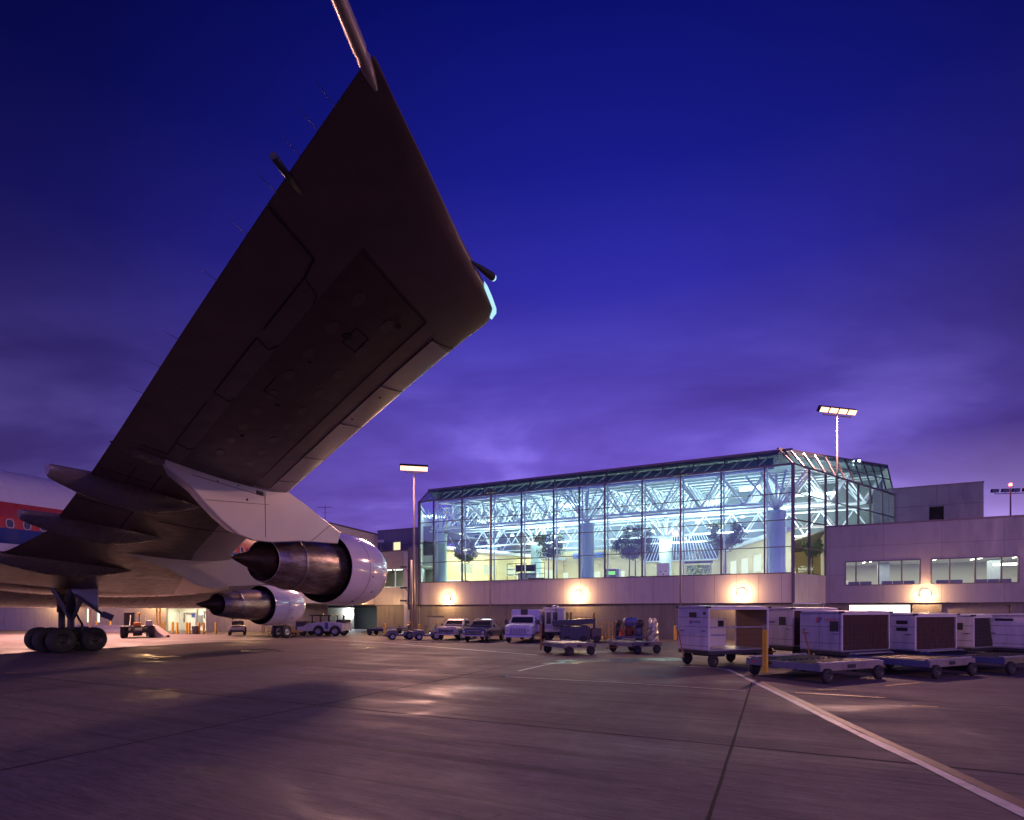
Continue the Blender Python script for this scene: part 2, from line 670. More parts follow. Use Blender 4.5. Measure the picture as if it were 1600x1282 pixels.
def lerp_tab(tab, x):
    if x <= tab[0][0]:
        return tab[0][1]
    for (a, b), (c, d) in zip(tab, tab[1:]):
        if x <= c:
            return b + (d - b) * (x - a) / (c - a)
    return tab[-1][1]


LE = [(-.34, -3.72), (-.31, -3.45), (-.28, -3.1), (-.24, -2.6), (-.17, -1.9), (-.12, -1.35), (-.07, -.5), (-.03, -.1), (0, .06), (.24, .31), (.7, .56), (2.16, 1.48), (5.19, 3.48), (8.5, 5.67), (13.3, 9.25), (16.95, 11.96), (20.5, 15.4), (27, 21.6)]
TE = [(-.34, -3.80), (-.2, -3.76), (1.76, -2.83), (4.1, -1.69), (8.05, .27), (10.41, 1.42), (12.56, 2.44), (16.92, 4.47), (20, 5.35), (27, 6.4)]
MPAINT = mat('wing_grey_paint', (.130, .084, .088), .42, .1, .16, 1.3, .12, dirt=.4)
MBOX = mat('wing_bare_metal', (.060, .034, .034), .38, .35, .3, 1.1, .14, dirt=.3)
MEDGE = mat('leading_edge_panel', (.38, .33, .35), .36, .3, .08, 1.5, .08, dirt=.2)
MSTRUT = mat('pylon_paint', (.60, .55, .48), .30, .1, .05, 1.6, .02, dirt=.05)
SEAM = mat('panel_gap', (.012, .010, .012), .7)
TIPG = emit('tip_reflection_glow', (.50, .88, 1.0), 1.0)  # glow stands in for reflections on the tip glass


def wing_low(s, x, off=0.0):
    l, t = lerp_tab(LE, s), lerp_tab(TE, s)
    ch = l - t
    thick = max(0.0, min(1.0, (s + .34) / .74)) ** .5 if s < .4 else 1.0
    b = -.030 * ch * math.sin(PI * min(1, max(0, x)) ** .72) * thick
    return WP(s, l - ch * x, b - off)


def wing_up(s, x):
    l, t = lerp_tab(LE, s), lerp_tab(TE, s)
    ch = l - t
    k = (.30 + .70 * min(1.0, max(0, s + .3) / 1.2)) if s < .9 else 1.0
    return WP(s, l - ch * x, (.098 * ch * (math.sin(PI * max(0, x) ** .62) ** .9 if x < 1 else 0) + .012) * k)


def build_wing(root):
    mb = MB()
    ss = [-.34, -.31, -.28, -.24, -.17, -.12, -.07, -.03, 0, .12, .24, .45, .7, .9, 1.1, 1.5, 2.16, 3, 4.1, 5.19, 6.4, 7.6, 8.5, 10.4, 12.56, 13.3, 15, 16.95, 18.5, 20.5, 23.5, 27]
    xl = [1, .9, .8, .70, .62, .5, .38, .27, .22, .16, .11, .07, .03, .01, 0]
    xu = [.004, .02, .06, .12, .2, .32, .45, .6, .75, .9, 1.0]
    n = len(xl) + len(xu)
    rings = [[wing_low(s, x) for x in xl] + [wing_up(s, x) for x in xu] for s in ss]
    vs = [p for r in rings for p in r]
    o = len(mb.v)
    mb.v += [tuple(v) for v in vs]
    for j in range(len(ss) - 1):
        sm = (ss[j] + ss[j + 1]) / 2
        for i in range(n - 1):
            mi = 0
            if i < len(xl) - 1:
                x = (xl[i] + xl[i + 1]) / 2
                if .27 < x < .70 and sm > .9:
                    mi = 1
                elif x < .16 and 1.1 < sm < 16.9:
                    mi = 2
                elif sm > 9.2 and x < .52:
                    mi = 2
            mb.f.append((j * n + i, (j + 1) * n + i, (j + 1) * n + i + 1, j * n + i + 1))
            mb.mi.append(mi)
            mb.sm.append(True)
    mb.f.append(tuple(range(n)))
    mb.mi.append(0)
    mb.sm.append(False)
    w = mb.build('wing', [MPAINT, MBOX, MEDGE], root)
    # seams between the panels, the control surfaces and the flaps

    def line(pts, wd=.016):
        P = []
        for (s0, x0), (s1, x1) in zip(pts, pts[1:]):
            k = max(2, int(abs(s1 - s0) / .4) + int(abs(x1 - x0) / .05) + 1)
            P += [(s0 + (s1 - s0) * i / k, x0 + (x1 - x0) * i / k) for i in range(k)]
        P.append(pts[-1])
        sm = MB()
        for a, b in zip(P, P[1:]):
            sm.tube(wing_low(*a, .004), wing_low(*b, .004), wd / 2, 4, smooth=False)
        sm.build('panel_gap', SEAM, w)
    line([(1.5, 1.0), (1.55, .80), (1.87, .785)], .03)
    line([(1.87, .785), (3.1, .785)], .022)
    line([(1.87, .785), (1.95, .71), (2.1, .70)])
    line([(3.35, .785), (5.2, .785)], .022)
    line([(3.35, .785), (3.42, .72), (3.2, .70)])
    line([(5.2, .785), (5.25, .71), (5.1, .70)])
    line([(5.6, .785), (7.6, .785), (7.7, .71), (7.5, .70)])
    line([(1.05, .165), (8.4, .16)], .018)
    for s in (1.1, 2.6, 4.2, 6.1, 7.8):
        line([(s, .162), (s - .12, .004)], .014)
    line([(8.3, .9), (8.3, .78), (7.7, .78)], .02)
    line([(9.6, .74), (15.5, .74)], .03)
    line([(9.6, .86), (12.5, .86)], .02)
    line([(10.3, .74), (10.3, .99)], .02)
    line([(12.9, .74), (12.9, .99)], .02)
    line([(13.3, .60), (13.2, .02)], .02)
    line([(.95, .27), (7.9, .27)], .01)
    line([(.95, .27), (.95, .70)], .01)
    line([(1.9, .42), (2.3, .42), (2.3, .50), (1.9, .50), (1.9, .42)], .012)
    line([(3.9, .62), (4.4, .62), (4.4, .55)], .014)
    # round drain and filler holes
    for s, x, r in ((2.15, .50, .085), (3.1, .55, .03), (1.35, .36, .05), (4.6, .52, .05), (6.2, .55, .05), (2.9, .10, .025), (3.9, .12, .025)):
        hm = MB()
        p = wing_low(s, x, .006)
        hm.tube(p + Vector((0, 0, .02)), p, r, 16, smooth=False)
        hm.build('access_cover', SEAM, w)
    # oval tank covers in two rows, hardly lighter than the skin
    cov = mat('tank_cover_metal', (.085, .066, .062), .33, .4, .2, 2, dirt=.3)
    for i in range(9):
        for x in (.40, .58):
            s_ = 1.5 + .72 * i
            cm_ = MB()
            e1 = (wing_low(s_ + .1, x) - wing_low(s_ - .1, x)).normalized()
            e2 = (wing_low(s_, x + .03) - wing_low(s_, x - .03)).normalized()
            p = wing_low(s_, x, .004)
            ring = [p + e1 * .17 * math.cos(2 * PI * j / 20) + e2 * .10 * math.sin(2 * PI * j / 20) for j in range(20)]
            up_ = [q + Vector((0, 0, .02)) for q in ring]
            cm_.loft([up_, ring], smooth=False)
            cm_.build('tank_cover', cov, w)
    # ridge of the aileron hinge sticking out behind the trailing edge
    a = MB().tube(wing_low(1.08, .95, .0), WP(1.03, -3.40, .0), .03, 10, .04).build('hinge_fairing', DARK, w)
    # static wicks
    for s in (.2, .48, .80, 1.3, 2.0, 2.9, 4.4, 5.3, 6.3):
        t = lerp_tab(TE, s)
        MB().tube(WP(s, t + .02, 0), WP(s + .02, t - .26, .01), .004, 5, .002).build('static_wick', DARK, w)
    # antenna boom behind the tip
    bm = MB()
    d = Vector((-.14, -.99, .0))
    p = WP(-.24, -3.75, 0)
    bm.lathe(p - d * .55, d, [(.35, .02), (.42, .035), (.5, .05), (.62, .062), (.66, .052), (.7, .062), (2.6, .05), (2.75, .02), (2.76, .001)], 16)
    b = bm.build('antenna_boom', mat('boom_paint', (.30, .24, .25), .35, .2), root)
    # lamp pod on the tip edge and the tip lens
    q = WP(-.10, -.62, .02)
    pod = MB().lathe(q - U3 * .5, U3 * .9 + A3 * .28, [(0, .01), (.2, .035), (.42, .055), (.46, .05)], 14).build('tip_lamp_pod', DARK, root)
    lens = MB().lathe(q - U3 * .5, U3 * .9 + A3 * .28, [(.455, .048), (.49, .042), (.515, .022), (.52, .001)], 14).build('lens', TIPG, pod)
    ml = MB()
    rings = []
    for s, f0 in ((.12, .05), (.05, .09), (.0, .13), (-.045, .16), (-.07, .10)):
        l = lerp_tab(LE, s)
        rings.append([WP(s - .012, l - f0, -.03), WP(s - .02, l + .012, -.025), WP(s - .02, l + .012, .05), WP(s - .012, l - f0, .06)])
    ml.loft(rings)
    ml.build('navigation_light', TIPG, root)


def on_plane(px, py, P0, d1, d2):
    """point where the photograph's sight line meets the plane through P0 spanned by d1, d2"""
    n = d1.cross(d2)
    e = Vector((0, 0, EYE))
    d = Vector(((px - HX) / FPX, 1, -(py - HY) / FPX))
    return e + d * (n.dot(P0 - e) / n.dot(d))


def build_pylon(root, outline, s_top, c_top, foot, half):
    """strut between wing and engine: outline on its outboard side, thinning towards its edges"""
    P0 = WP(s_top, c_top, 0)
    d2 = (Vector(foot) - P0)
    pts = [on_plane(x, y, P0, U3, d2) for x, y in outline]
    nrm = U3.cross(d2).normalized()
    if nrm.dot(A3) < 0:
        nrm = -nrm
    cen = sum(pts, Vector()) / len(pts)
    mb = MB()
    rings = []
    for off, k in ((0, .985), (.03, 1.0), (.10, .99), (half, .93), (2 * half, .82)):
        rings.append([cen + (p - cen) * k - nrm * off for p in pts])
    mb.loft(rings, smooth=False)
    return mb.build('engine_pylon', MSTRUT, root, bevel=.02)


M_COWL = mat('cowl_white_paint', (.78, .71, .72), .16, 0, .05, .8, .05, dirt=.12, coat=.6)


def core_metal():
    m = bpy.data.materials.new('heat_stained_metal')
    m.use_nodes = True
    w = NT(m.node_tree)
    out = w.node('ShaderNodeOutputMaterial')
    bs = w.node('ShaderNodeBsdfPrincipled')
    tc = w.node('ShaderNodeTexCoord')
    v = w.mapping(tc.outputs['Object'], rot=(0, 0, TH))
    a = w.noise(w.mapping(v, scale=(2.2, .5, 2.2)), 2.2, 6, .65)
    b = w.noise(w.mapping(v, scale=(7, .8, 7)), 3.0, 5, .7)
    c = w.ramp(a, [(.28, (.16, .10, .075)), (.5, (.34, .28, .25)), (.72, (.55, .50, .47))])
    c = w.mix(w.ramp(b, [(.5, 0.0), (.7, .6)]), c, (.10, .07, .06))
    w.link(c, bs.inputs['Base Color'])
    bs.inputs['Metallic'].default_value = .9
    w.link(w.ramp(b, [(.3, .24), (.7, .48)]), bs.inputs['Roughness'])
    w.link(bs.outputs[0], out.inputs[0])
    return m


M_CORE = core_metal()
M_HOT = mat('sooty_exhaust_metal', (.045, .028, .022), .5, .7, .4, 5, .12)
M_DUCT = mat('fan_duct_dark', (.012, .010, .012), .6, .2)


def build_engine(root, o, ax, k, ln):
    """turbofan: o = middle of the fan exit, ax = forward, k radial and ln lengthwise scale"""
    def pr(L):
        return [(t * ln, r * k) for t, r in L]
    e = MB().lathe(o, ax, pr([(0, 1.225), (.25, 1.265), (.7, 1.305), (1.25, 1.325), (1.75, 1.31), (2.1, 1.26), (2.4, 1.17), (2.55, 1.08), (2.60, 1.01), (2.57, .97), (2.4, .95), (1.9, .97)]), 56).build('fan_cowl', M_COWL, root)
    MB().lathe(o, ax, pr([(.0, 1.225), (-.015, 1.215), (.0, 1.205), (.6, 1.18), (1.6, 1.1), (1.62, .02)]), 56).build('fan_duct', M_DUCT, e)
    MB().lathe(o, ax, pr([(1.91, .97), (1.9, .3), (2.1, .25), (2.3, .12), (2.36, .001)]), 40).build('fan_face', DARK, e)
    # seam round the cowl, little vents
    MB().lathe(o, ax, pr([(.98, 1.3185), (.985, 1.3225), (1.0, 1.3235), (1.015, 1.3225), (1.02, 1.3185)]), 56).build('cowl_seam', mat('cowl_seam_grey', (.3, .27, .3), .4), e)
    side = ax.cross(Vector((0, 0, 1))).normalized()
    for ang, t in ((-38, 1.5), (-62, .9), (-12, 1.2)):
        d = side * math.cos(R(ang)) + Vector((0, 0, 1)) * math.sin(R(ang))
        p = o + ax * t * ln + d * 1.305 * k
        MB().tube(p - d * .03, p + d * .022, .035, 12).build('cowl_vent', SEAM, e)
    c = MB().lathe(o, ax, pr([(1.5, 1.0), (.5, .99), (0, .965), (-.5, .94), (-1.0, .90), (-1.5, .845), (-1.78, .81)]), 48).build('core_cowl', M_CORE, root)
    n = MB().lathe(o, ax, pr([(-1.78, .83), (-1.80, .835), (-1.86, .82), (-2.3, .745), (-2.84, .645), (-2.86, .63), (-2.82, .615), (-2.3, .66), (-2.2, .3)]), 48).build('exhaust_nozzle', M_CORE, root)
    MB().lathe(o, ax, pr([(-1.79, .84), (-1.80, .85), (-1.83, .85), (-1.84, .84)]), 48).build('clamp_ring', STEEL, n)
    MB().lathe(o, ax, pr([(-2.15, .6), (-2.2, .56), (-2.6, .52), (-2.9, .44), (-3.2, .31), (-3.5, .21), (-3.85, .10), (-4.05, .015), (-4.06, .001)]), 40).build('exhaust_plug', M_HOT, n)
    # long seams of the core cowl
    sm = MB()
    for ang in (10, -35, -80, 60):
        d = side * math.cos(R(ang)) + Vector((0, 0, 1)) * math.sin(R(ang))
        sm.tube(o + d * .967 * k, o - ax * 1.75 * ln + d * .815 * k, .008, 4)
    sm.build('cowl_latch_line', M_HOT, c, fix=False)


def canoe(root, s, nose, tail, depth, rise):
    """flap track fairing: pointed in front, blunt behind"""
    mb = MB()
    L = nose - tail
    rings = []
    prof = [(0, .01, 0), (.03, .14, .0), (.10, .34, 0), (.22, .62, 0), (.38, .88, 0), (.55, 1.0, .0), (.7, .93, .12), (.84, .72, .40), (.95, .50, .72), (.99, .40, .86), (1.0, .30, .9)]
    for t, r, up in prof:
        c = nose - L * t
        ring = []
        for i in range(20):
            a = 2 * PI * i / 20
            zz = math.sin(a)
            hh = (-depth if zz < 0 else .16) * abs(zz) * r
            ring.append(WP(s, c, 0) + A3 * (.30 * r * math.cos(a)) + Vector((0, 0, hh + up * rise - .02)))
        rings.append(ring)
    mb.loft(rings)
    mb.build('flap_track_fairing', MFAIR, root)


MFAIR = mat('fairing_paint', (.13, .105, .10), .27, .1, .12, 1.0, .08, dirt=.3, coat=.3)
AX = Vector((.438, .899, 0)).normalized()                  # fuselage axis
AC = Vector((-27.5, 28.5, 5.9))


def fuselage_material():
    m = bpy.data.materials.new('fuselage_livery')
    m.use_nodes = True
    w = NT(m.node_tree)
    out = w.node('ShaderNodeOutputMaterial')
    bs = w.node('ShaderNodeBsdfPrincipled')
    ge = w.node('ShaderNodeNewGeometry')
    sep = w.node('ShaderNodeSeparateXYZ')
    w.link(ge.outputs['Position'], sep.inputs[0])
    z = w.math('DIVIDE', sep.outputs[2], 12.0)
    c = w.ramp(z, [(0, (.17, .15, .14)), (4.75 / 12, (.62, .60, .60)), (5.35 / 12, (.012, .03, .16)), (6.12 / 12, (.50, .055, .03)), (6.7 / 12, (.36, .045, .045)), (7.42 / 12, (.62, .60, .61))], 'CONSTANT')
    tc = w.node('ShaderNodeTexCoord')
    n = w.noise(w.mapping(tc.outputs['Object'], scale=(1, 1, .4)), .8, 5, .6)
    c = w.mix(w.ramp(n, [(.5, 0.0), (.8, .3)]), c, (.15, .12, .11))
    w.link(c, bs.inputs['Base Color'])
    w.link(w.ramp(n, [(.3, .22), (.7, .38)]), bs.inputs['Roughness'])
    w.link(bs.outputs[0], out.inputs[0])
    return m


def build_fuselage(root):
    mb = MB()
    side = Vector((AX.y, -AX.x, 0))
    st = [(-30, .35, 3.0), (-26, .9, 2.4), (-21, 1.8, 1.5), (-16, 2.5, .75), (-11, 3.05, .2), (-6, 3.3, 0), (0, 3.35, 0), (6, 3.35, 0), (12, 3.35, 0), (15, 3.2, -.02), (18, 2.7, -.15), (20, 2.0, -.45), (21.4, 1.2, -.8), (22.1, .5, -1.0), (22.3, .08, -1.05)]
    rings = []
    for t, r, dz in st:
        c = AC + AX * t + Vector((0, 0, dz))
        rings.append([c + side * r * math.cos(2 * PI * i / 48) + Vector((0, 0, 1.08 * r * math.sin(2 * PI * i / 48))) for i in range(48)])
    mb.loft(rings)
    f = mb.build('fuselage', fuselage_material(), root)
    # window row, each a rounded frame round a dark pane
    fr = mat('window_frame', (.55, .5, .48), .3, .3)
    wg = mat('cabin_window', (.10, .09, .09), .1, 0, .1)
    wl = emit('lit_cabin_window', (1.0, .86, .66), .9)
    zc = 6.38
    rad = 3.35
    k = (zc - AC.z) / (1.08 * rad)
    lat = rad * math.sqrt(1 - k * k)
    nrm = (side * k_cos(k) + Vector((0, 0, k))).normalized()
    for i in range(34):
        t = -4.2 + .68 * i
        if t > 14.2:
            break
        p = AC + AX * t + side * lat + Vector((0, 0, zc - AC.z))
        up = nrm.cross(AX).normalized()

        def rr(w, h, off, n=20):
            return [p + nrm * off + AX * (w * math.copysign(abs(math.cos(a)) ** .7, math.cos(a))) + up * (h * math.copysign(abs(math.sin(a)) ** .7, math.sin(a))) for a in [2 * PI * j / n for j in range(n)]]
        a = MB()
        a.loft([rr(.17, .235, -.06), rr(.17, .235, .015), rr(.13, .195, .015), rr(.125, .19, -.02)], smooth=False, caps=False)
        w = a.build('window', fr, f)
        b = MB()
        ring = rr(.128, .192, .002)
        b.add(ring, [tuple(range(20))])
        b.build('pane', wl if i in (4, 5, 9) else wg, w, fix=False)
    # belly fairing where the wing joins
    mf = MB()
    rings = []
    for t in [x / 10 for x in range(0, 11)]:
        q = -4 + 17 * t
        r = max(.02, math.sin(PI * t) ** .55)
        c = AC + AX * q + side * (2.15) + Vector((0, 0, -2.05))
        rings.append([c + side * 2.05 * r * math.cos(a) + Vector((0, 0, .98 * r * math.sin(a))) for a in [2 * PI * i / 28 for i in range(28)]])
    mf.loft(rings)
    mf.build('wing_root_fairing', mat('belly_fairing_paint', (.30, .22, .17), .25, .1, .18, .7, .08, dirt=.3, coat=.3), root)
    # fin, out of the frame except for the toe of its dorsal fillet
    fn = MB()
    for pts, w2 in (([(-.6, 9.45), (-6.5, 10.6), (-16, 19.6), (-21.5, 19.6), (-20.5, 9.0), (-10, 8.8)], .16),):
        a = [AC * 1 + AX * t - side * w2 + Vector((0, 0, z - AC.z)) for t, z in pts]
        b = [AC * 1 + AX * t + side * w2 + Vector((0, 0, z - AC.z)) for t, z in pts]
        fn.loft([a, b], smooth=False)
    fn.build('tail_fin', M_COWL, root, bevel=.05)


def k_cos(k):
    return math.sqrt(1 - k * k)


def wheel(parent, p, axis, r, w, rim=GALV, name='wheel'):
    p, ax = Vector(p), Vector(axis).normalized()
    t = MB().lathe(p - ax * w / 2, ax, [(0, r * .55), (0.01 * w, r * .80), (.08 * w, r * .93), (.22 * w, r * .99), (.5 * w, r), (.78 * w, r * .99), (.92 * w, r * .93), (.99 * w, r * .80), (w, r * .55)], 28).build(name, RUBBER, parent)
    MB().lathe(p - ax * w / 2, ax, [(.02 * w, r * .56), (.04 * w, r * .5), (.2 * w, r * .42), (.22 * w, r * .16), (.02 * w, r * .14), (.0, .001)], 20).build('rim', rim, t)
    MB().lathe(p + ax * w / 2, -ax, [(.02 * w, r * .56), (.04 * w, r * .5), (.2 * w, r * .42), (.22 * w, r * .16), (.02 * w, r * .14), (.0, .001)], 20).build('rim', rim, t)
    return t


def main_gear(root, px, py, top, brace=True):
    h = Vector((math.sin(R(20)), math.cos(R(20)), 0))
    sd = Vector((h.y, -h.x, 0))
    c = Vector((px, py, .63))
    mb = MB()
    mb.tube(c + Vector((0, 0, .0)), c + Vector((0, 0, 1.5)), .15, 14)
    mb.tube(c + Vector((0, 0, 1.4)), Vector((px, py, top)), .21, 14)
    mb.tube(c - h * .8, c + h * .8, .13, 12)
    for s in (-1, 1):
        mb.tube(c + h * .74 * s - sd * .62, c + h * .74 * s + sd * .62, .07, 10)
    mb.tube(c + h * .35 + Vector((0, 0, .1)), c + h * .55 + Vector((0, 0, .75)), .05, 8)
    mb.tube(c + h * .55 + Vector((0, 0, .75)), c + h * .15 + Vector((0, 0, 1.5)), .05, 8)
    g = mb.build('main_landing_gear', DARK, root)
    for a in (-1, 1):
        for b in (-1, 1):
            wheel(g, c + h * .76 * a + sd * .52 * b, sd, .63, .42, BLACK, 'tyre')
    return g, c, h, sd


def build_airliner():
    root = thing('airliner', 'wide-body airliner with two big engines under its raised wing, parked with its nose away', 'airliner', ORI)
    build_wing(root)
    # outboard engine and its pylon
    e4 = Vector((-6.68, 19.4, 3.62))
    build_engine(root, e4, Vector((.309, .951, .0)).normalized(), 1.0, 1.0)
    o4 = [(250, 709), (253, 716), (259, 728), (300, 762), (317, 782), (345, 812), (372, 835), (397, 845), (425, 848), (470, 846), (529, 850), (534, 833), (507, 812), (478, 788), (452, 769), (428, 764), (330, 737)]
    p = build_pylon(root, o4, 8.62, 3.0, (e4.x + .35, e4.y - 2.0, 4.4), .27)
    P0 = WP(8.62, 3.0, 0)
    d2 = Vector((e4.x + .35, e4.y - 2.0, 4.4)) - P0
    nn = U3.cross(d2).normalized()
    nn = nn if nn.dot(A3) > 0 else -nn
    for (x, y), r in [((386, 781), .03), ((372, 759), .02), ((356, 746), .015), ((340, 752), .02), ((406, 771), .10)]:
        d = MB()
        q = on_plane(x, y, P0, U3, d2)
        if r > .05:
            z = Vector((0, 0, 1))
            vs = [q + nn * .012 + U3 * a * .13 + z * b * .055 for a, b in ((-1, -1), (1, -1), (1, 1), (-1, 1))]
            vs += [v - nn * .03 for v in vs]
            d.add(vs, [(0, 1, 2, 3), (4, 7, 6, 5), (0, 4, 5, 1), (1, 5, 6, 2), (2, 6, 7, 3), (3, 7, 4, 0)])
        else:
            d.tube(q - nn * .02, q + nn * .012, r, 12)
        d.build('pylon_vent', SEAM, p)
    for a, b in (((414, 770), (415, 840)), ((300, 742), (350, 757)), ((350, 757), (400, 772)), ((321, 781), (420, 789)), ((520, 818), (486, 846))):
        q0, q1 = on_plane(*a, P0, U3, d2), on_plane(*b, P0, U3, d2)
        MB().tube(q0 + nn * .004, q1 + nn * .004, .009, 4).build('pylon_seam', mat('pylon_seam_grey', (.16, .14, .13), .5), p, fix=False)
    tf = [on_plane(x, y, P0, U3, d2) for x, y in ((186, 688), (222, 711), (256, 726), (260, 717), (250, 709), (222, 698))]
    tb = MB().loft([tf, [v - nn * .3 for v in tf]], smooth=False).build('pylon_tail_fairing', MFAIR, root)
    # inboard engine and its pylon
    e3 = Vector((-13.65, 29.8, 2.42))
    build_engine(root, e3, Vector((.309, .951, .0)).normalized(), .86, 1.0)
    o3 = [(165, 848), (187, 861), (230, 878), (265, 890), (305, 914), (332, 921), (356, 917), (400, 915), (440, 912), (430, 905), (392, 884), (372, 871), (345, 868), (270, 866)]
    P3 = WP(18.0, 9.0, 0)
    build_pylon(root, o3, 18.0, 9.0, (e3.x + .3, e3.y - 1.8, 3.4), .24)
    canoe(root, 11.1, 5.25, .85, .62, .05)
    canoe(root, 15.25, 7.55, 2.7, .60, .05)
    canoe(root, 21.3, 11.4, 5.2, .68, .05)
    build_fuselage(root)
    g, c, h, sd = main_gear(root, -22.6, 28.2, 4.5)
    st = MB()
    st.bar(c + Vector((0, 0, 1.1)), on_plane(68, 893, c, Vector((1, .2, 0)), Vector((0, 0, 1))), .22, .2)
    st.bar(c + Vector((.05, 0, 1.0)), on_plane(131, 922, c, Vector((1, .2, 0)), Vector((0, 0, 1))), .10, .12)
    st.bar(c + Vector((.05, 0, .9)), c + Vector((.3, .3, 2.0)), .12, .12)
    st.build('side_strut', DARK, g)
    # hanging gear door and its long folding arm
    q = lambda x, y, o=-.4: on_plane(x, y, c + Vector((0, o, 0)), Vector((1, .32, 0)), Vector((0, 0, 1)))
    dr = MB()
    pts = [q(111, 897), (q(152, 897)), q(153, 952), q(146, 950), q(124, 934), q(112, 925)]
    dr.loft([pts, [v + Vector((0, .06, 0)) for v in pts]], smooth=False)
    dr.build('gear_door', mat('gear_door_paint', (.33, .33, .36), .4, 0, .1, 2), g)
    ar = MB()
    a0, a1, a2 = q(117, 930, -.5), q(160, 960, -.5), q(176, 966, -.5)
    ar.bar(a0, a1, .07, .12)
    ar.bar(a1 - (a1 - a0) * .02, a2, .1, .30)
    ar.build('door_arm', DARK, g)
    main_gear(root, -24.05, 29.4, 3.6)
    # nose gear
    nx, ny = -18.0, 42.9
    n = MB()
    n.tube((nx, ny, .6), (nx, ny, 1.4), .09, 12)
    n.tube((nx, ny, 1.3), (nx, ny, 3.4), .15, 12)
    n.tube((nx, ny, 1.1), (nx - .9, ny - 1.6, 3.0), .07, 8)
    n.tube((nx - .45, ny + .13, .52), (nx + .45, ny - .13, .52), .07, 10)
    ng = n.build('nose_landing_gear', DARK, root)
    for s in (-1, 1):
        wheel(ng, (nx + s * .42, ny - s * .13, .52), (.96, -.28, 0), .52, .34, GALV, 'tyre')
    for ch in ALL_CHILDREN(root):
        ch.location = Vector(ch.location) - ORI
    return root


build_airliner()

# ------------------------------------------------------------------ the terminal
CX, CY = 19.2, 37.6                                    # near right corner of the glass hall; local x runs right along the front, y inwards
CLAD = (.36, .32, .335)


def lx(px, y=0.0):
    """local x of something seen at photograph column px, y metres inside the front plane"""
    u = (px - HX) / FPX
    return (u * (CY + .9026 * y) - CX - .4305 * y) / (.9026 + .4305 * u)


def loc2w(x, y, z=0):
    return Vector((CX, CY, z)) + gx * x + gy * y


def wall(name, mats, parent, x0, x1, z0, z1, holes=(), t=.25, y=0.0, rot=0.0, org=(0, 0), bevel=0):
    """vertical wall along its own x axis with rectangular openings (x0, x1, z0, z1)"""
    xs = sorted({x0, x1, *[h[0] for h in holes], *[h[1] for h in holes]})
    zs = sorted({z0, z1, *[h[2] for h in holes], *[h[3] for h in holes]})
    mb = MB()
    for a, b in zip(xs, xs[1:]):
        run = None
        for c, d in zip(zs, zs[1:]):
            mx, mz = (a + b) / 2, (c + d) / 2
            solid = not any(h[0] < mx < h[1] and h[2] < mz < h[3] for h in holes)
            if solid:
                run = (run[0] if run else c, d)
            if (not solid) and run:
                mb.box(a, b, y, y + t, *run)
                run = None
        if run:
            mb.box(a, b, y, y + t, *run)
    o = mb.build(name, mats, parent)
    o.location = (org[0], org[1], 0)
    o.rotation_euler = (0, 0, rot)
    return o


P_UP = panel_mat('terminal_cladding', CLAD, 1.45, 2.05, offs=(50, -.61), gap=.014, seam=(.16, .14, .15))
P_GF = panel_mat('ground_floor_concrete', (.165, .145, .125), 2.9, 3.2, offs=(50, 0), gap=.012, rough=.7, vary=.05, dirt=.5, seam=(.12, .11, .10))
P_HI = panel_mat('upper_storey_cladding', (.115, .11, .15), 3.4, 2.2, offs=(50, 0), gap=.016, rough=.4, vary=.04)
FRAME = mat('dark_mullion', (.10, .075, .10), .4, .4, .1, 3)
FRAMEL = mat('white_steel_tube', (.80, .84, .88), .4, 0, .04, 2)
COLM = mat('pale_blue_column', (.52, .68, .70), .45, 0, .06, 1.2)
GLASS = glass('hall_glass', (.80, .93, .98), .045)
GLASSR = glass('roof_glass', (.72, .88, .92), .08)
ROOFM = mat('hall_ceiling', (.13, .15, .17), .6, 0, .1, .6)
CREAMW = mat('cream_interior_wall', (.78, .62, .32), .6, 0, .05, .8)
WHITEW = mat('white_interior_wall', (.78, .80, .78), .6, 0, .05, .8)
FLOORM = mat('hall_floor_stone', (.35, .34, .32), .35, 0, .1, 1)
L_COOL = emit('cool_tube_light', (.80, .97, 1.0), 9)
L_WHITE = emit('white_ceiling_light', (1.0, .98, .85), 6)
L_WARMWIN = emit('lit_room_window', (1.0, .90, .58), 1.3)


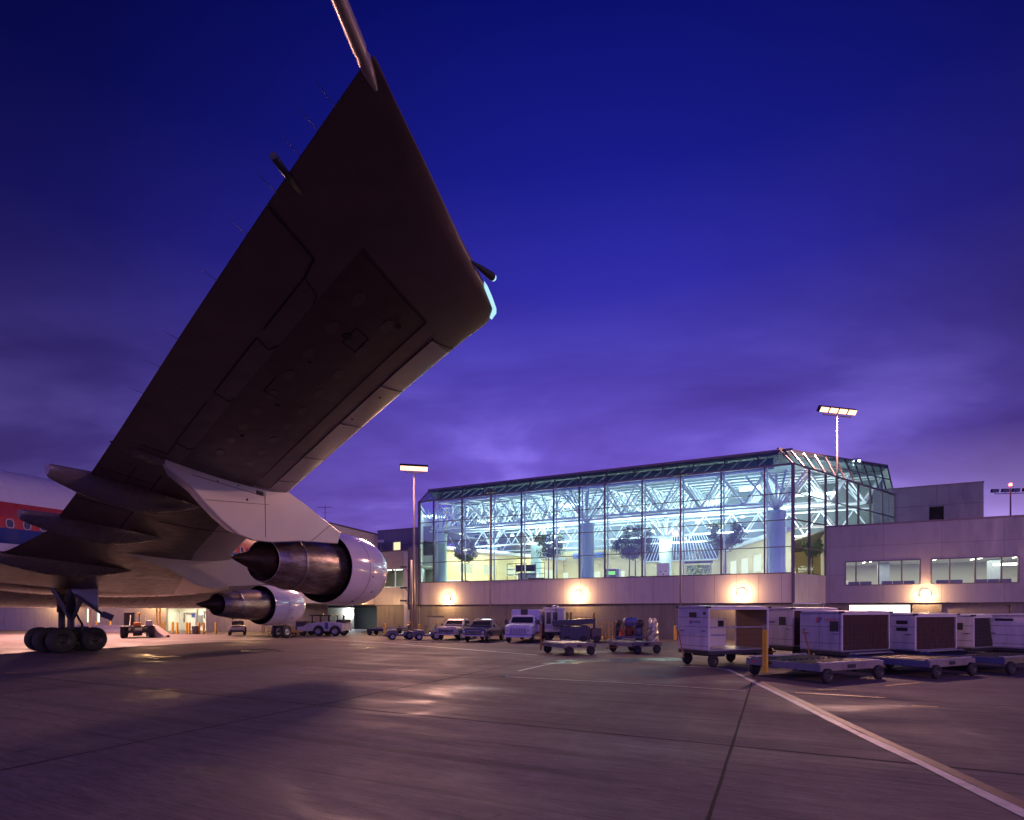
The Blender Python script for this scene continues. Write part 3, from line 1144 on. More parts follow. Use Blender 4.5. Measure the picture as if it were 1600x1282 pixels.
def build_hall():
    root = thing('terminal_hall', 'glass-walled two storey terminal hall, brightly lit inside, in the middle of the terminal', 'terminal', (CX, CY, 0), GRID)
    ZS, ZE, ZB = 2.66, 12.16, 4.68                      # seam, eave, foot of the glass
    W = 30.8
    bays = [0, -.25, -1.77, -4.61, -7.44, -10.27, -13.2, -15.3, -17.5, -20.4, -23.3, -26.2, -29.2, -30.8]
    rows = [4.68, 6.52, 8.37, 10.2, 12.16]
    CH = math.atan2(.878, .479)
    CL = 21.0
    # walls below the glass
    wall('ground_floor_wall', P_GF, root, -W, -.02, 0, ZS - .03, y=.18, t=.3, holes=[(lx(668, .2), lx(694, .2), .02, 1.65)])
    wall('service_door', mat('wall_door_paint', (.22, .20, .18), .6), root, lx(668, .3), lx(694, .3), .02, 1.65, y=.26, t=.05)
    wall('parapet_wall', P_UP, root, -W, 0, ZS, ZB, y=0, t=.35)
    c1 = wall('parapet_wall', P_UP, root, 0, 4.66, ZS, ZB, y=0, t=.3, rot=CH)
    c2 = wall('ground_floor_wall', P_GF, root, .1, 4.66, 0, ZS - .03, y=.2, t=.2, rot=CH)
    # seam shadow gap and coping
    mb = MB()
    mb.box(-W, .0, .03, .32, ZS - .03, ZS)
    mb.build('shadow_gap', SEAM, root)
    MB().box(-W, -.1, .5, .6, 0, 4.3).build('backing_wall', DARK, root)
    mb = MB()
    mb.box(-W - .03, .03, -.05, .30, ZB, ZB + .07)
    mb.build('sill', FRAME, root, bevel=.01)

    def roof_z(y):
        return 13.4 + .13 * max(0, y)
    # mullions and rails of the front
    mb = MB()
    for i, b in enumerate(bays):
        if i == 1:
            continue
        x = min(-.06, b) if i == 0 else b
        if i == len(bays) - 1:
            x += .06
        mb.box(x - .055, x + .055, -.04, .12, ZB + .07, ZE)
    for z in rows[1:]:
        w = .05 if z < 12 else .13
        mb.box(-W, 0, -.045, .10, z - w / 2, z + w / 2)
    mb.build('mullion_grid', FRAME, root)
    # white inner posts that catch the light
    for b in bays[2:-1]:
        MB().tube((b + .16, .34, ZB), (b + .16, .34, ZE), .055, 10).build('inner_post', FRAMEL, root)
    for i in range(2, len(bays)):
        p = MB().box(bays[i], bays[i - 1] if i > 2 else 0, .02, .028, ZB + .05, ZE)
        p.build('window_pane', GLASS, root)
    # chamfered side, parallel with its own run
    h2 = MB()
    ca, sa = math.cos(CH), math.sin(CH)

    def cp(l, o, z):
        return (ca * l + sa * o, sa * l - ca * o, z)    # o > 0 is outwards
    cb = [.0, 2.25, 4.66, 6.4, 8.15, 10.1, 12.3, 14.6, 17.1]
    for l in cb:
        z0 = ZB if l < 4.7 else 8.3
        h2.bar(cp(l, .0, z0), cp(l, 0, ZE), .11, .16, up=(ca, sa, 0))
    for z in (6.52, 8.37, 10.2, 12.16):
        l0 = 0 if z > 8.3 else 0
        l1 = 17.1 if z > 8.4 else 4.66
        h2.bar(cp(l0, .0, z), cp(l1, 0, z), .14, .06 if z < 12 else .13)
    h2.build('mullion_grid', FRAME, root)
    for a, b in zip(cb, cb[1:]):
        z0 = ZB if b < 4.7 else 8.25
        g_ = MB()
        g_.add([cp(a, -.02, z0), cp(b, -.02, z0), cp(b, -.02, ZE), cp(a, -.02, ZE)], [(0, 1, 2, 3)])
        g_.build('window_pane', GLASS, root, fix=False)
    MB().bar((-.0, -.03, ZS), (0, -.03, ZE + .05), .20, .20).build('corner_post', FRAME, root)
    MB().bar((-W + .02, -.0, ZS), (-W + .02, -.0, ZE + .05), .16, .20).build('corner_post', FRAME, root)
    # sloping band of roof glass over the front and over the side
    tops = {}
    tf = lambda x: (x, .95, roof_z(0))
    sl = MB()
    gl = MB()
    xs = [0 - W * i / 14 for i in range(15)]
    for x in xs:
        xx = min(-.5, max(-W + .55, x))
        sl.bar((x, 0, ZE), (xx, .95, 13.4), .08, .10)
    sl.bar((.0, .95, 13.4), (-W + .4, .95, 13.4), .16, .16)
    gl.add([(0, .0, ZE), (-W, 0, ZE), (-W + .5, .95, 13.4), (-.45, .95, 13.4)], [(0, 1, 2, 3)])
    # side: the band widens to the back as the roof climbs
    n = 11
    P, Q = [], []
    for i in range(n + 1):
        l = 17.1 * i / n
        P.append(Vector(cp(l, 0, ZE)))
        l2 = -.1 + 19.9 * i / n
        Q.append(Vector(cp(l2, -1.0 - .5 * i / n, 13.4 + 2.0 * i / n)))
    for i in range(n + 1):
        sl.bar(P[i], Q[i], .09, .11)
    for i in range(n):
        sl.bar(Q[i], Q[i + 1], .16, .14)
        gl.add([P[i], P[i + 1], Q[i + 1], Q[i]], [(0, 1, 2, 3)])
        if i >= 4:
            sl.bar((P[i] + Q[i]) / 2, (P[i + 1] + Q[i + 1]) / 2, .07, .08)
    sl.build('roof_glass_bars', FRAME, root)
    gl.build('roof_glass', GLASSR, root, fix=False)
    # left end wall, roof and back
    le = MB()
    le.add([(-W, .1, ZS), (-W - 8, 14.7, ZS), (-W - 8, 14.7, ZE), (-W, .1, ZE)], [(0, 1, 2, 3)])
    le.add([(-W, .1, 0), (-W - 8, 14.7, 0), (-W - 8, 14.7, ZS), (-W, .1, ZS)], [(0, 1, 2, 3)])
    le.build('end_wall', WHITEW, root, fix=False)
    rf = MB()
    yb = 25.0
    q0 = Q[0]
    top = [(-W + .5, .95, 13.42), (q0.x, .95, 13.42), (Q[-1].x, Q[-1].y, 15.42), (Q[-1].x, yb, 16.2), (-W - 7, yb, 16.2), (-W - 7, 15, 15.4)]
    low = [(x, y, z - .25) for x, y, z in top]
    rf.loft([low, top], smooth=False)
    rf.build('roof', ROOFM, root)
    MB().box(-W + .9, -1.2, 1.75, 1.85, 12.35, 13.15).build('eave_shade_board', mat('eave_shade_blue', (.16, .24, .28), .5), root)  # added board; its dark blue paints the shade behind the roof glass
    et = MB()
    k = 33
    for i in range(k):
        x = -W + 1.0 + (W - 1.9) * i / (k - 1)
        et.tube((x - .35, .35, 12.35), (x + .25, 1.35, 13.15), .04, 6, cap=False)
    et.build('eave_strut', FRAMEL, root, fix=False)['kind'] = 'stuff'
    MB().add([(P[-1].x, P[-1].y, 0), (P[-1].x, yb, 0), (P[-1].x, yb, 12.1), (P[-1].x, P[-1].y, 12.1)], [(0, 1, 2, 3)]).build('inner_side_wall', WHITEW, root, fix=False)
    MB().add([tuple(P[-1]), (P[-1].x, yb, 12.1), (Q[-1].x, yb, 15.9), (Q[-1].x, Q[-1].y, 15.3)], [(0, 1, 2, 3)]).build('gable', WHITEW, root, fix=False)
    # floor of the upper hall
    MB().loft([[(-W, .4, 4.2), (-.4, .4, 4.2), (7.6, 15, 4.2), (7.6, yb, 4.2), (-W - 7.6, yb, 4.2), (-W - 7.6, 15, 4.2)],
               [(-W, .4, 4.5), (-.4, .4, 4.5), (7.6, 15, 4.5), (7.6, yb, 4.5), (-W - 7.6, yb, 4.5), (-W - 7.6, 15, 4.5)]], smooth=False).build('upper_floor', FLOORM, root)
    # back wall with lit openings, a darker slatted glass front in its middle
    bx = lambda px: lx(px, 20)
    holes = [(bx(a), bx(b), 5.4, 6.7) for a, b in ((700, 716), (726, 744), (752, 768), (776, 792), (872, 888), (928, 938), (962, 976))]
    wall('back_wall', CREAMW, root, -W - 8, 8, 4.5, 9.2, holes=holes, y=20, t=.2)
    for a, b, c, d in holes:
        MB().box(a, b, 20.12, 20.14, c, d).build('lit_panel', L_WARMWIN, root)
    wall('back_wall_band', mat('upper_back_wall', (.30, .34, .36), .6), root, -W - 8, 8, 9.2, 16, y=20.3, t=.2)
    MB().box(-W - 6, bx(880), 19.4, 20, 8.9, 9.25).build('gallery_edge', WHITEW, root)
    sg = MB()
    gx0, gx1 = bx(1005), bx(1122)
    sg.box(gx0, gx1, 19.86, 19.9, 7.6, 10.3)
    s_ = sg.build('slatted_window', mat('dark_blue_night_glass', (.03, .06, .12), .12), root)
    rb = MB()
    k = 22
    for i in range(k + 1):
        t = i / k
        xa = gx0 + (gx1 - gx0) * t
        xb = gx0 + (gx1 - gx0) * (.5 + (t - .5) * .68)
        rb.bar((xa, 19.83, 7.6), (xb, 19.83, 10.3), .07, .05, up=(0, 1, 0))
    rb.bar((gx0, 19.8, 7.6), (gx1, 19.8, 7.6), .12, .12)
    rb.bar((gx0, 19.8, 10.3), (gx1, 19.8, 10.3), .12, .12)
    rb.build('window_ribs', FRAMEL, s_)
    # gallery wall on the right inside, sloping down to the viewer with windows
    rw = [(lx(1140, 8) + .46 * i, 8 + .88 * i) for i in range(2)]
    gwx, gwy = lx(1132, 19.5), 19.5
    hx2, hy2 = lx(1236, 5.0), 5.0
    ang = math.atan2(hy2 - gwy, hx2 - gwx)
    Lw = math.hypot(hx2 - gwx, hy2 - gwy)
    hs = [(Lw * t, Lw * (t + .13), 5.6, 7.1) for t in (.10, .30, .50, .70)]
    wall('gallery_wall', CREAMW, root, 0, Lw, 4.5, 8.2, holes=hs, t=.15, rot=ang, org=(gwx, gwy))
    for h in hs:
        p = MB().box(h[0], h[1], .10, .12, h[2], h[3]).build('lit_panel', L_WARMWIN, root)
        p.location = (gwx, gwy, 0)
        p.rotation_euler = (0, 0, ang)
    o = MB().box(0, Lw, -.35, .2, 8.2, 8.55).build('gallery_edge', WHITEW, root)
    o.location = (gwx, gwy, 0)
    o.rotation_euler = (0, 0, ang)
    # left gallery wall
    ax_, ay_ = lx(690, 3.2), 3.2
    bx_, by_ = lx(880, 19.7), 19.7
    ang = math.atan2(by_ - ay_, bx_ - ax_)
    Lw = math.hypot(by_ - ay_, bx_ - ax_)
    hs = [(Lw * t, Lw * (t + .10), 5.9, 6.9) for t in (.12, .30, .48, .66, .82)]
    wall('gallery_wall', CREAMW, root, 0, Lw, 5.15, 8.1, holes=hs, t=.15, rot=ang, org=(ax_, ay_))
    wall('gallery_rail', WHITEW, root, 0, Lw, 4.5, 5.15, t=.15, y=-.1, rot=ang, org=(ax_, ay_))
    for h in hs:
        p = MB().box(h[0], h[1], .10, .12, h[2], h[3]).build('lit_panel', L_WARMWIN, root)
        p.location = (ax_, ay_, 0)
        p.rotation_euler = (0, 0, ang)
    o = MB().box(0, Lw, -.45, .2, 8.1, 8.4).build('gallery_edge', WHITEW, root)
    o.location = (ax_, ay_, 0)
    o.rotation_euler = (0, 0, ang)
    # blue sign band deep in the hall
    MB().box(bx(900), bx(948), 18.9, 19.0, 8.2, 8.8).build('sign_band', mat('blue_sign_band', (.08, .16, .42), .4), root)
    # round columns with their fans of struts
    cols = [(lx(688, 1.4), 1.4), (lx(917, 1.6), 1.6), (lx(1213, 1.9), 1.9), (lx(838, 12), 12), (lx(1040, 13), 13), (lx(762, 12), 13)]
    for x, y in cols:
        c = MB().lathe((x, y, 4.5), (0, 0, 1), [(0, .60), (4.6, .60), (4.65, .66), (4.8, .66), (4.85, .3)], 32).build('column', COLM, root)
        f = MB()
        for k in range(8):
            a = 2 * PI * k / 8 + .3
            f.tube((x, y, 9.3), (x + 2.1 * math.cos(a), y + 1.6 * math.sin(a), 11.9), .07, 8)
        f.tube((x, y, 9.3), (x, y, 12.0), .09, 8)
        f.build('strut_fan', FRAMEL, c)
    # double layer space frame
    sf = MB()
    nx_, ny_ = 13, 8
    dx, dy = 3.1, 2.95

    def zt(y):
        return 12.15 + .13 * max(0, y - 1)

    def inside(x, y):
        if y < .5 or y > 20:
            return False
        return -W - .5 * y + .7 < x < .545 * y - .7
    T, Bn = {}, {}
    for i in range(-4, nx_ + 6):
        for j in range(ny_ + 1):
            x, y = -W + 1.2 + dx * i, 1.3 + dy * j
            if inside(x, y):
                T[i, j] = Vector((x, y, zt(y)))
            x, y = x + dx / 2, y + dy / 2
            if inside(x, y):
                Bn[i, j] = Vector((x, y, zt(y) - 2.3))
    for (i, j), p in T.items():
        for q in ((i + 1, j), (i, j + 1)):
            if q in T:
                sf.tube(p, T[q], .08, 6, cap=False)
        for q in ((i, j), (i - 1, j), (i, j - 1), (i - 1, j - 1)):
            if q in Bn:
                sf.tube(p, Bn[q], .08, 6, cap=False)
    for (i, j), p in Bn.items():
        for q in ((i + 1, j), (i, j + 1)):
            if q in Bn:
                sf.tube(p, Bn[q], .11, 6, cap=False)
        sf.lathe(p - Vector((0, 0, .11)), (0, 0, 1), [(0, .02), (.05, .1), (.11, .125), (.17, .1), (.22, .02)], 8)
    # deep girders low down across the hall
    for yy, z0, z1 in ((7.5, 8.75, 10.3), (14, 8.9, 11.0)):
        xa, xb = -W - .5 * yy + 1, .5 * yy - .6
        k = 17
        for i in range(k):
            a, b = xa + (xb - xa) * i / k, xa + (xb - xa) * (i + 1) / k
            m = (a + b) / 2
            sf.tube((a, yy, z0), (b, yy, z0), .08, 6, cap=False)
            sf.tube((a, yy, z1), (b, yy, z1), .07, 6, cap=False)
            sf.tube((a, yy, z0), (m, yy, z1), .05, 6, cap=False)
            sf.tube((m, yy, z1), (b, yy, z0), .05, 6, cap=False)
    # two long tubes behind the glass
    sf.tube((-W + .6, .9, 9.5), (-1.2, .9, 9.5), .07, 8)
    sf.build('space_frame', FRAMEL, root, fix=False)
    # light fittings: louvred tubes under the roof and spots
    for k, (px, y, z, n) in enumerate(((676, 3, 11.3, 5), (892, 5, 11.6, 4), (1172, 4, 11.5, 4), (880, 9, 11.0, 3), (1110, 9, 11.6, 3), (760, 9, 11.5, 3), (985, 11, 11.4, 4), (1260, 9, 11.6, 3), (1290, 11, 11.9, 3))):
        x = lx(px, y)
        f = MB()
        for j in range(n):
            f.box(x - .75, x + .75, y - .6 + .38 * j, y - .5 + .38 * j, z, z + .07)
        f.build('tube_light', L_COOL, root)
    for px, y, z in ((720, 8, 10.2), (800, 11, 10.1), (866, 12, 9.9), (925, 14, 10.1), (985, 12, 10.0), (1020, 15, 10.2), (1090, 11, 10.2), (1110, 15, 10.2), (1160, 9, 10.1), (1225, 7, 10.2), (840, 15, 10.0), (955, 8, 10.3)):
        x = lx(px, y)
        MB().lathe((x, y, z), (0, 0, 1), [(0, .01), (.02, .17), (.1, .2), (.16, .1)], 14).build('spot_light', L_WHITE, root)
    # the light itself
    for x, y in ((-5, 7), (-13, 9), (-21, 7), (-28, 9), (-9, 15), (-22, 16), (1.5, 13)):
        o = lamp('hall_uplight', 'AREA', (x, y, 8.3), 930, COOL, (3.5, 3.5), parent=root)
        o.rotation_euler = (PI, 0, 0)
    for x, y in ((-6, 4), (-17, 4), (-27, 5), (-11, 12), (-23, 13), (0, 10)):
        lamp('hall_downlight', 'AREA', (x, y, 9.0), 760, (1.0, .92, .66), (2.5, 2.5), parent=root)
    lamp('hall_downlight', 'AREA', (1.4, 7.5, 8.6), 260, (1.0, .90, .62), (1.6, 1.6), parent=root)  # added light without a fitting, brightens the dark gallery wall
    lamp('hall_downlight', 'AREA', (2.8, 10.5, 8.2), 200, (1.0, .90, .62), (1.6, 1.6), parent=root)  # second added light for the same gallery wall
    return root


HALL = build_hall()

P_R1 = panel_mat('concourse_cladding', (.25, .225, .245), 3.3, 2.04, offs=(50.3, -2.66 + 4.08), gap=.016, seam=(.16, .14, .15))
ROOMW = mat('room_wall', (.40, .42, .33), .6, 0, .05, .8)
ROOMC = mat('room_ceiling', (.45, .48, .42), .7)


def build_right():
    root = thing('right_concourse', 'low panelled concourse with a lit window strip, right of the glass hall', 'building', (CX, CY, 0), GRID)
    y0, X0 = 4.09, 2.25
    L = 34.0
    f = lambda px: lx(px, y0)
    w1 = (f(1321), f(1438), 3.95, 5.66)
    w2 = (f(1455), f(1592), 3.95, 5.66)
    w3 = (f(1612), f(1760), 3.95, 5.66)
    wall('upper_wall', P_R1, root, X0, L, 2.66, 8.2, holes=[w1, w2, w3], y=y0, t=.3)
    clr = (f(1328), f(1424), 1.9, 2.52)
    wall('ground_floor_wall', P_GF, root, X0, L, 0, 2.62, holes=[clr, (f(1474), f(1582), .0, 2.5)], y=y0 + .25, t=.3)
    MB().box(X0 + .1, L, y0 + .56, y0 + .66, 0, 3.2).build('backing_wall', DARK, root)
    MB().box(f(1426), f(1472), y0 + .12, y0 + .27, .0, 2.6).build('wall_pier', P_GF, root, bevel=.01)
    MB().box(f(1474), f(1582), y0 + .45, y0 + .5, 0, 2.5).build('roller_door', mat('roller_door_paint', (.20, .17, .13), .6), root)
    MB().box(clr[0], clr[1], y0 + .42, y0 + .45, clr[2], clr[3]).build('lit_clerestory', emit('clerestory_light', (1.0, .95, .80), 2.6), root)
    mb = MB()
    mb.box(X0 - .0, L, y0 - .03, y0 + .36, 8.2, 8.32)
    mb.build('coping', FRAME, root, bevel=.01)
    MB().loft([[(X0, y0 + .3, 8.0), (L, y0 + .3, 8.0), (L, 26, 8.0), (-2, 26, 8.0), (-2, 16, 8.0)], [(X0, y0 + .3, 8.12), (L, y0 + .3, 8.12), (L, 26, 8.12), (-2, 26, 8.12), (-2, 16, 8.12)]], smooth=False).build('roof', mat('roof_felt', (.10, .10, .11), .8), root)
    MB().box(X0, X0 + .25, y0 + .3, 9, 0, 8.2).build('side_wall', P_UP, root)
    # the room behind the windows
    r = MB()
    r.box(X0 + .4, L, y0 + 7, y0 + 7.1, 3.2, 6.3)
    r.build('room_back_wall', ROOMW, root)
    MB().box(X0 + .4, L, y0 + .35, y0 + 7, 5.82, 5.9).build('room_ceiling', ROOMC, root)
    MB().box(X0 + .4, L, y0 + .35, y0 + 7, 3.2, 3.3).build('room_floor', FLOORM, root)
    for px in (1372, 1545):
        MB().box(lx(px, y0 + 4), lx(px + 17, y0 + 4), y0 + 3.8, y0 + 4.4, 3.3, 6.1).build('room_pillar', mat('room_pillar_grey', (.30, .36, .40), .6), root)
    for wi, (w, n) in enumerate(((w1, 5), (w2, 4), (w3, 4))):
        a, b, c, d = w
        fr = MB()
        fr.box(a, b, y0 - .02, y0 + .1, d - .05, d + .02)
        fr.box(a, b, y0 - .02, y0 + .1, c - .03, c + .03)
        cuts = [f(x) for x in ((1337.5, 1373, 1409) if wi == 0 else (1484, 1524, 1565))] if wi < 2 else [a + (b - a) * t for t in (.25, .5, .75)]
        for x in [a, b] + cuts:
            fr.box(x - .035, x + .035, y0 - .02, y0 + .1, c, d)
        fo = fr.build('window', FRAME, root)
        MB().add([(a, y0 + .06, c), (b, y0 + .06, c), (b, y0 + .06, d), (a, y0 + .06, d)], [(0, 1, 2, 3)]).build('pane', glass('room_glass', (.92, .97, .93), .05), fo, fix=False)
    for x0, x1 in ((1325, 1362), (1377, 1429), (1462, 1504), (1524, 1580)):
        s = MB()
        a, b = lx(x0, y0 + .9), lx(x1, y0 + .9)
        k = max(2, int((b - a) / .6))
        for i in range(k):
            s.box(a + (b - a) * i / k + .02, a + (b - a) * (i + 1) / k - .02, y0 + .8, y0 + .9, 3.7, 4.24)
        s.box(a, b, y0 + .9, y0 + 1.4, 3.62, 3.72)
        tag(s.build('seat_row', BLACK, None), 'row of black seat backs behind the concourse window, %s' % {1325: 'left of the four', 1377: 'second from the hall', 1462: 'first right of the brown pillar', 1524: 'farthest from the hall'}[x0], 'seats', 'seat rows behind the right concourse windows')
        o = bpy.data.objects[[q.name for q in bpy.data.objects if q.name.startswith('seat_row')][-1]]
        o.location = (CX, CY, 0)
        o.rotation_euler = (0, 0, GRID)
    # ceiling strip lights
    tl = emit('room_strip_light', (1.0, 1.0, .90), 7)
    for px, y in ((1350, 3.2), (1361, 2.2), (1370, 1.4), (1410, 1.4), (1461, 2.4), (1476, 1.4), (1520, 3.4), (1532, 2.5), (1551, 1.2), (1560, 5), (1587, 2.6)):
        x = lx(px, y0 + y)
        MB().box(x - .04, x + .04, y0 + y - .45, y0 + y + .45, 5.76, 5.80).build('strip_light', tl, root)
    MB().box(lx(1552, y0 + 2), lx(1592, y0 + 2), y0 + 1.95, y0 + 2.05, 5.2, 5.36).build('lit_sign', emit('lit_room_sign', (1.0, 1.0, .86), 4), root)
    for x in (4.5, 8.5, 12.5, 17, 22, 28):
        lamp('room_light', 'AREA', (x, y0 + 3.6, 5.70), 130, (1.0, .98, .82), (3, 3), parent=root)
    # block on the roof
    a, b = -8.2 + 14.3 * 0 + 8.2 + 0.0, lx(1537, 15)
    a = lx(1397, 15)
    wall('rooftop_block', P_HI, root, a - 1.5, b, 8.1, 12.62, y=15, t=.3, holes=[(lx(1452, 15), lx(1475, 15), 9.3, 10.9)])
    MB().box(b - .3, b, 15.3, 24, 8.1, 12.62).build('rooftop_block_side', P_HI, root)
    MB().box(a - 1.4, b - .3, 15.3, 24, 12.4, 12.5).build('rooftop_block_roof', mat('roof_felt', (.1, .1, .1)), root)
    lv = MB()
    for i in range(14):
        z = 9.34 + i * .112
        lv.bar((lx(1452, 15), 15.1, z), (lx(1475, 15), 15.1, z), .10, .02, up=(0, .6, .8))
    lv.box(lx(1452, 15), lx(1475, 15), 15.2, 15.22, 9.3, 10.9)
    lv.build('louvre', mat('louvre_black', (.02, .02, .025), .5), root, fix=False)
    MB().box(a - 1.5, b + .03, 14.95, 15.35, 12.62, 12.72).build('rooftop_coping', FRAME, root)
    return root


build_right()


def build_left():
    root = thing('left_concourse', 'stepped concourse with a small yellow upper window, left of the glass hall', 'building', (CX, CY, 0), GRID)
    f = lx
    y0 = 0.05
    xa, xb = -35.6, -30.82
    win = (f(562), f(634), 4.38, 6.05)
    x_far = f(500)
    wall('middle_wall', P_R1, root, xa - 6, xb, 2.66, 7.75, holes=[win], y=y0, t=.3)
    wall('ground_floor_wall', P_GF, root, xa - .2, xb, 0, 2.62, y=y0 + .1, t=.3)
    a, b, c, d = win
    fr = MB()
    for x in (a, f(598), f(617), b):
        fr.box(x - .04, x + .04, y0 - .01, y0 + .1, c, d)
    fr.box(a, b, y0 - .01, y0 + .1, c - .03, c + .03)
    fr.box(a, b, y0 - .01, y0 + .1, d - .03, d + .03)
    fo = fr.build('window', mat('pale_cyan_frame', (.5, .8, .85), .4), root)
    MB().add([(a, y0 + .06, c), (b, y0 + .06, c), (b, y0 + .06, d), (a, y0 + .06, d)], [(0, 1, 2, 3)]).build('pane', glass('room_glass'), fo, fix=False)
    MB().box(xa - 8, xb - .1, y0 + 5, y0 + 5.1, 3.4, 6.4).build('room_back_wall', ROOMW, root)
    MB().box(xa - 8, xb - .1, y0 + .35, y0 + 5, 6.3, 6.4).build('room_ceiling', ROOMC, root)
    tl = emit('room_strip_light', (1.0, 1.0, .90), 7)
    for px, y in ((605, 2.8), (622, 2.6), (612, 1.5), (630, 1.4)):
        x = f(px, y)
        MB().box(x - .5, x + .5, y - .04, y + .04, 6.2, 6.26).build('strip_light', tl, root)
    lamp('room_light', 'AREA', (xa + 2, y0 + 2.6, 6.2), 110, (.92, 1.0, .88), (4, 2.5), parent=root)
    MB().box(xa - 6, xb, y0, y0 + .34, 7.75, 7.86).build('coping', FRAME, root)
    # set-back upper storey with one lit window
    yu = 3.2
    uw = (f(613.7, yu), f(625.6, yu), 7.95 + .05, 9.1)
    wall('upper_wall', P_HI, root, f(590, yu), -30.3, 7.6, 10.3, holes=[uw], y=yu, t=.3)
    MB().box(f(590, yu), -30.3, yu - .04, yu + .34, 10.3, 10.42).build('coping', FRAME, root)
    MB().box(uw[0], uw[1], yu + .15, yu + .17, uw[2], uw[3]).build('lit_window', emit('upper_window_light', (1.0, .88, .52), 1.1), root)
    MB().box(f(590, yu), -30.3, yu + .3, yu + 9, 9.9, 10.0).build('roof', mat('roof_felt', (.1, .1, .1)), root)
    MB().box(xa - .4, xb, y0 + .42, y0 + .52, 0, 3.4).build('backing_wall', DARK, root)
    MB().box(-48, xb, 12, 12.2, 0, 7.4).build('rear_wall', P_GF, root)
    # downpipe and duct at the corner with the hall
    MB().box(f(634.5), f(639.5), -.35, .05, .0, 7.6).build('corner_duct', mat('duct_grey', (.33, .32, .38), .5, .2), root)
    MB().box(f(640), f(654.5), -.22, .05, 2.66, 8.05).build('corner_pilaster', P_HI, root)
    # wing that comes forward to the left: its own run
    W1 = Vector((-13.1, 53.7, 0))
    W0 = Vector((-17.1, 41.6, 0))
    ll = (W1 - W0).length
    d2 = (W1 - W0).normalized()
    loc = lambda v: ((v.x - CX) * gx.x + (v.y - CY) * gx.y, (v.x - CX) * gy.x + (v.y - CY) * gy.y)
    o0 = loc(W0)
    rot = math.atan2(d2.y, d2.x) - GRID
    P_L2 = panel_mat('forward_wing_cladding', (.46, .40, .38), 2.4, 3.4, offs=(50, -2.7 + 6.8), gap=.014, seam=(.2, .17, .17))
    wall('forward_wall', P_L2, root, 0, ll, 2.72, 9.5, y=0, t=.3, rot=rot, org=o0)
    fb = wall('forward_soffit', P_HI, root, .2, ll, 2.66, 2.9, y=.3, t=9.0, rot=rot, org=o0)
    wall('forward_roof', mat('roof_felt', (.1, .1, .1)), root, 0, ll, 9.3, 9.4, y=.3, t=9.0, rot=rot, org=o0)
    wall('forward_coping', FRAME, root, 0, ll, 9.5, 9.62, y=-.04, t=.36, rot=rot, org=o0)
    # ground floor behind, with the lit goods opening
    hole = (f(509, 3), f(609, 3), 0, 2.45)
    wall('goods_wall', P_GF, root, f(470, 3), -35.4, 0, 2.62, holes=[hole], y=3, t=.3)
    bay = MB()
    gm = mat('goods_bay_wall', (.34, .37, .34), .6, 0, .12, 1)
    bay.box(hole[0] - 3, hole[1], 9, 9.1, 0, 3)
    bay.box(hole[0] - 3, hole[1], 3.3, 9, 2.62, 2.7)
    bay.build('goods_bay', gm, root)
    h = MB().lathe((f(548, 6.5), 6.5, 2.02), (0, -.8, -.35), [(0, .02), (.02, .24), (.1, .3), (.12, .02)], 16).build('goods_bay_lamp', emit('bay_lamp', (.80, .95, 1.0), 25), root)
    lamp('goods_bay_light', 'POINT', (f(548, 6.5), 6.1, 1.9), 520, (.80, .94, 1.0), .15, parent=root)
    # long low wall further left
    V1, V0 = Vector((-18.7, 55.6, 0)), Vector((-60, 60.0, 0))
    d3 = (V1 - V0).normalized()
    rot3 = math.atan2(d3.y, d3.x) - GRID
    LL = (V1 - V0).length
    P_LW = panel_mat('long_low_wall', (.30, .27, .24), 3.2, 2.4, offs=(50, 0), gap=.012, rough=.65, dirt=.4, seam=(.15, .13, .12))
    k = lambda px: min(LL, max(0, ((spot_at(px, 57.5)[0]) - V0.x) / d3.x))
    dh = [(k(123), k(133), .9, 2.35), (k(141), k(147), .9, 2.1), (k(80), k(90), 1.6, 2.3)]
    wall('long_wall', P_LW, root, 0, LL, 0, 4.6, holes=[(k(260), k(326), 0, 2.55)] + dh, y=0, t=.3, rot=rot3, org=loc(V0))
    wall('long_upper_wall', P_R1, root, 0, LL, 4.6, 8.0, y=-.2, t=.4, rot=rot3, org=loc(V0))
    for i, h_ in enumerate(dh):
        wall('lit_doorway', emit('doorway_light', (.85, 1.0, .86), 1.6), root, *h_, y=.2, t=.02, rot=rot3, org=loc(V0))
    # white service bay
    wb = mat('service_bay_white', (.74, .74, .66), .5, 0, .06, 1)
    wall('service_bay_back', wb, root, k(258), k(330), 0, 2.6, y=2.2, t=.1, rot=rot3, org=loc(V0))
    wall('long_rear_wall', P_GF, root, 0, LL, 0, 7.8, y=7, t=.2, rot=rot3, org=loc(V0))
    for kk in (k(258) - .1, k(330)):
        wall('service_bay_side', wb, root, kk, kk + .1, 0, 2.6, y=.3, t=1.9, rot=rot3, org=loc(V0))
    wall('service_bay_ceiling', wb, root, k(258), k(330), 2.56, 2.62, y=.3, t=1.9, rot=rot3, org=loc(V0))
    sb = MB()
    x0 = k(260)
    s = (k(326) - k(260))
    for a, b, z0, z1 in ((.15, .42, 1.8, 1.92), (.44, .46, .9, 2.3), (.6, .92, 2.0, 2.08), (.62, .64, 1.3, 2.0), (.75, .77, 1.5, 2.0), (.9, .92, 1.2, 2.0), (.1, .12, .9, 1.9)):
        sb.box(x0 + s * a, x0 + s * b, 2.0, 2.12, z0, z1)
    w_ = sb.build('service_pipe', mat('pipe_grey', (.2, .19, .18), .5, .3), root, fix=False)
    pn = MB().box(x0 + s * .40, x0 + s * .57, 2.05, 2.19, .6, 1.65).build('service_cabinet', mat('cabinet_grey', (.22, .20, .20), .5), root)
    bs_ = MB().box(x0 + s * .29, x0 + s * .37, 2.12, 2.19, 1.45, 1.95).build('blue_notice', BLUE, root)
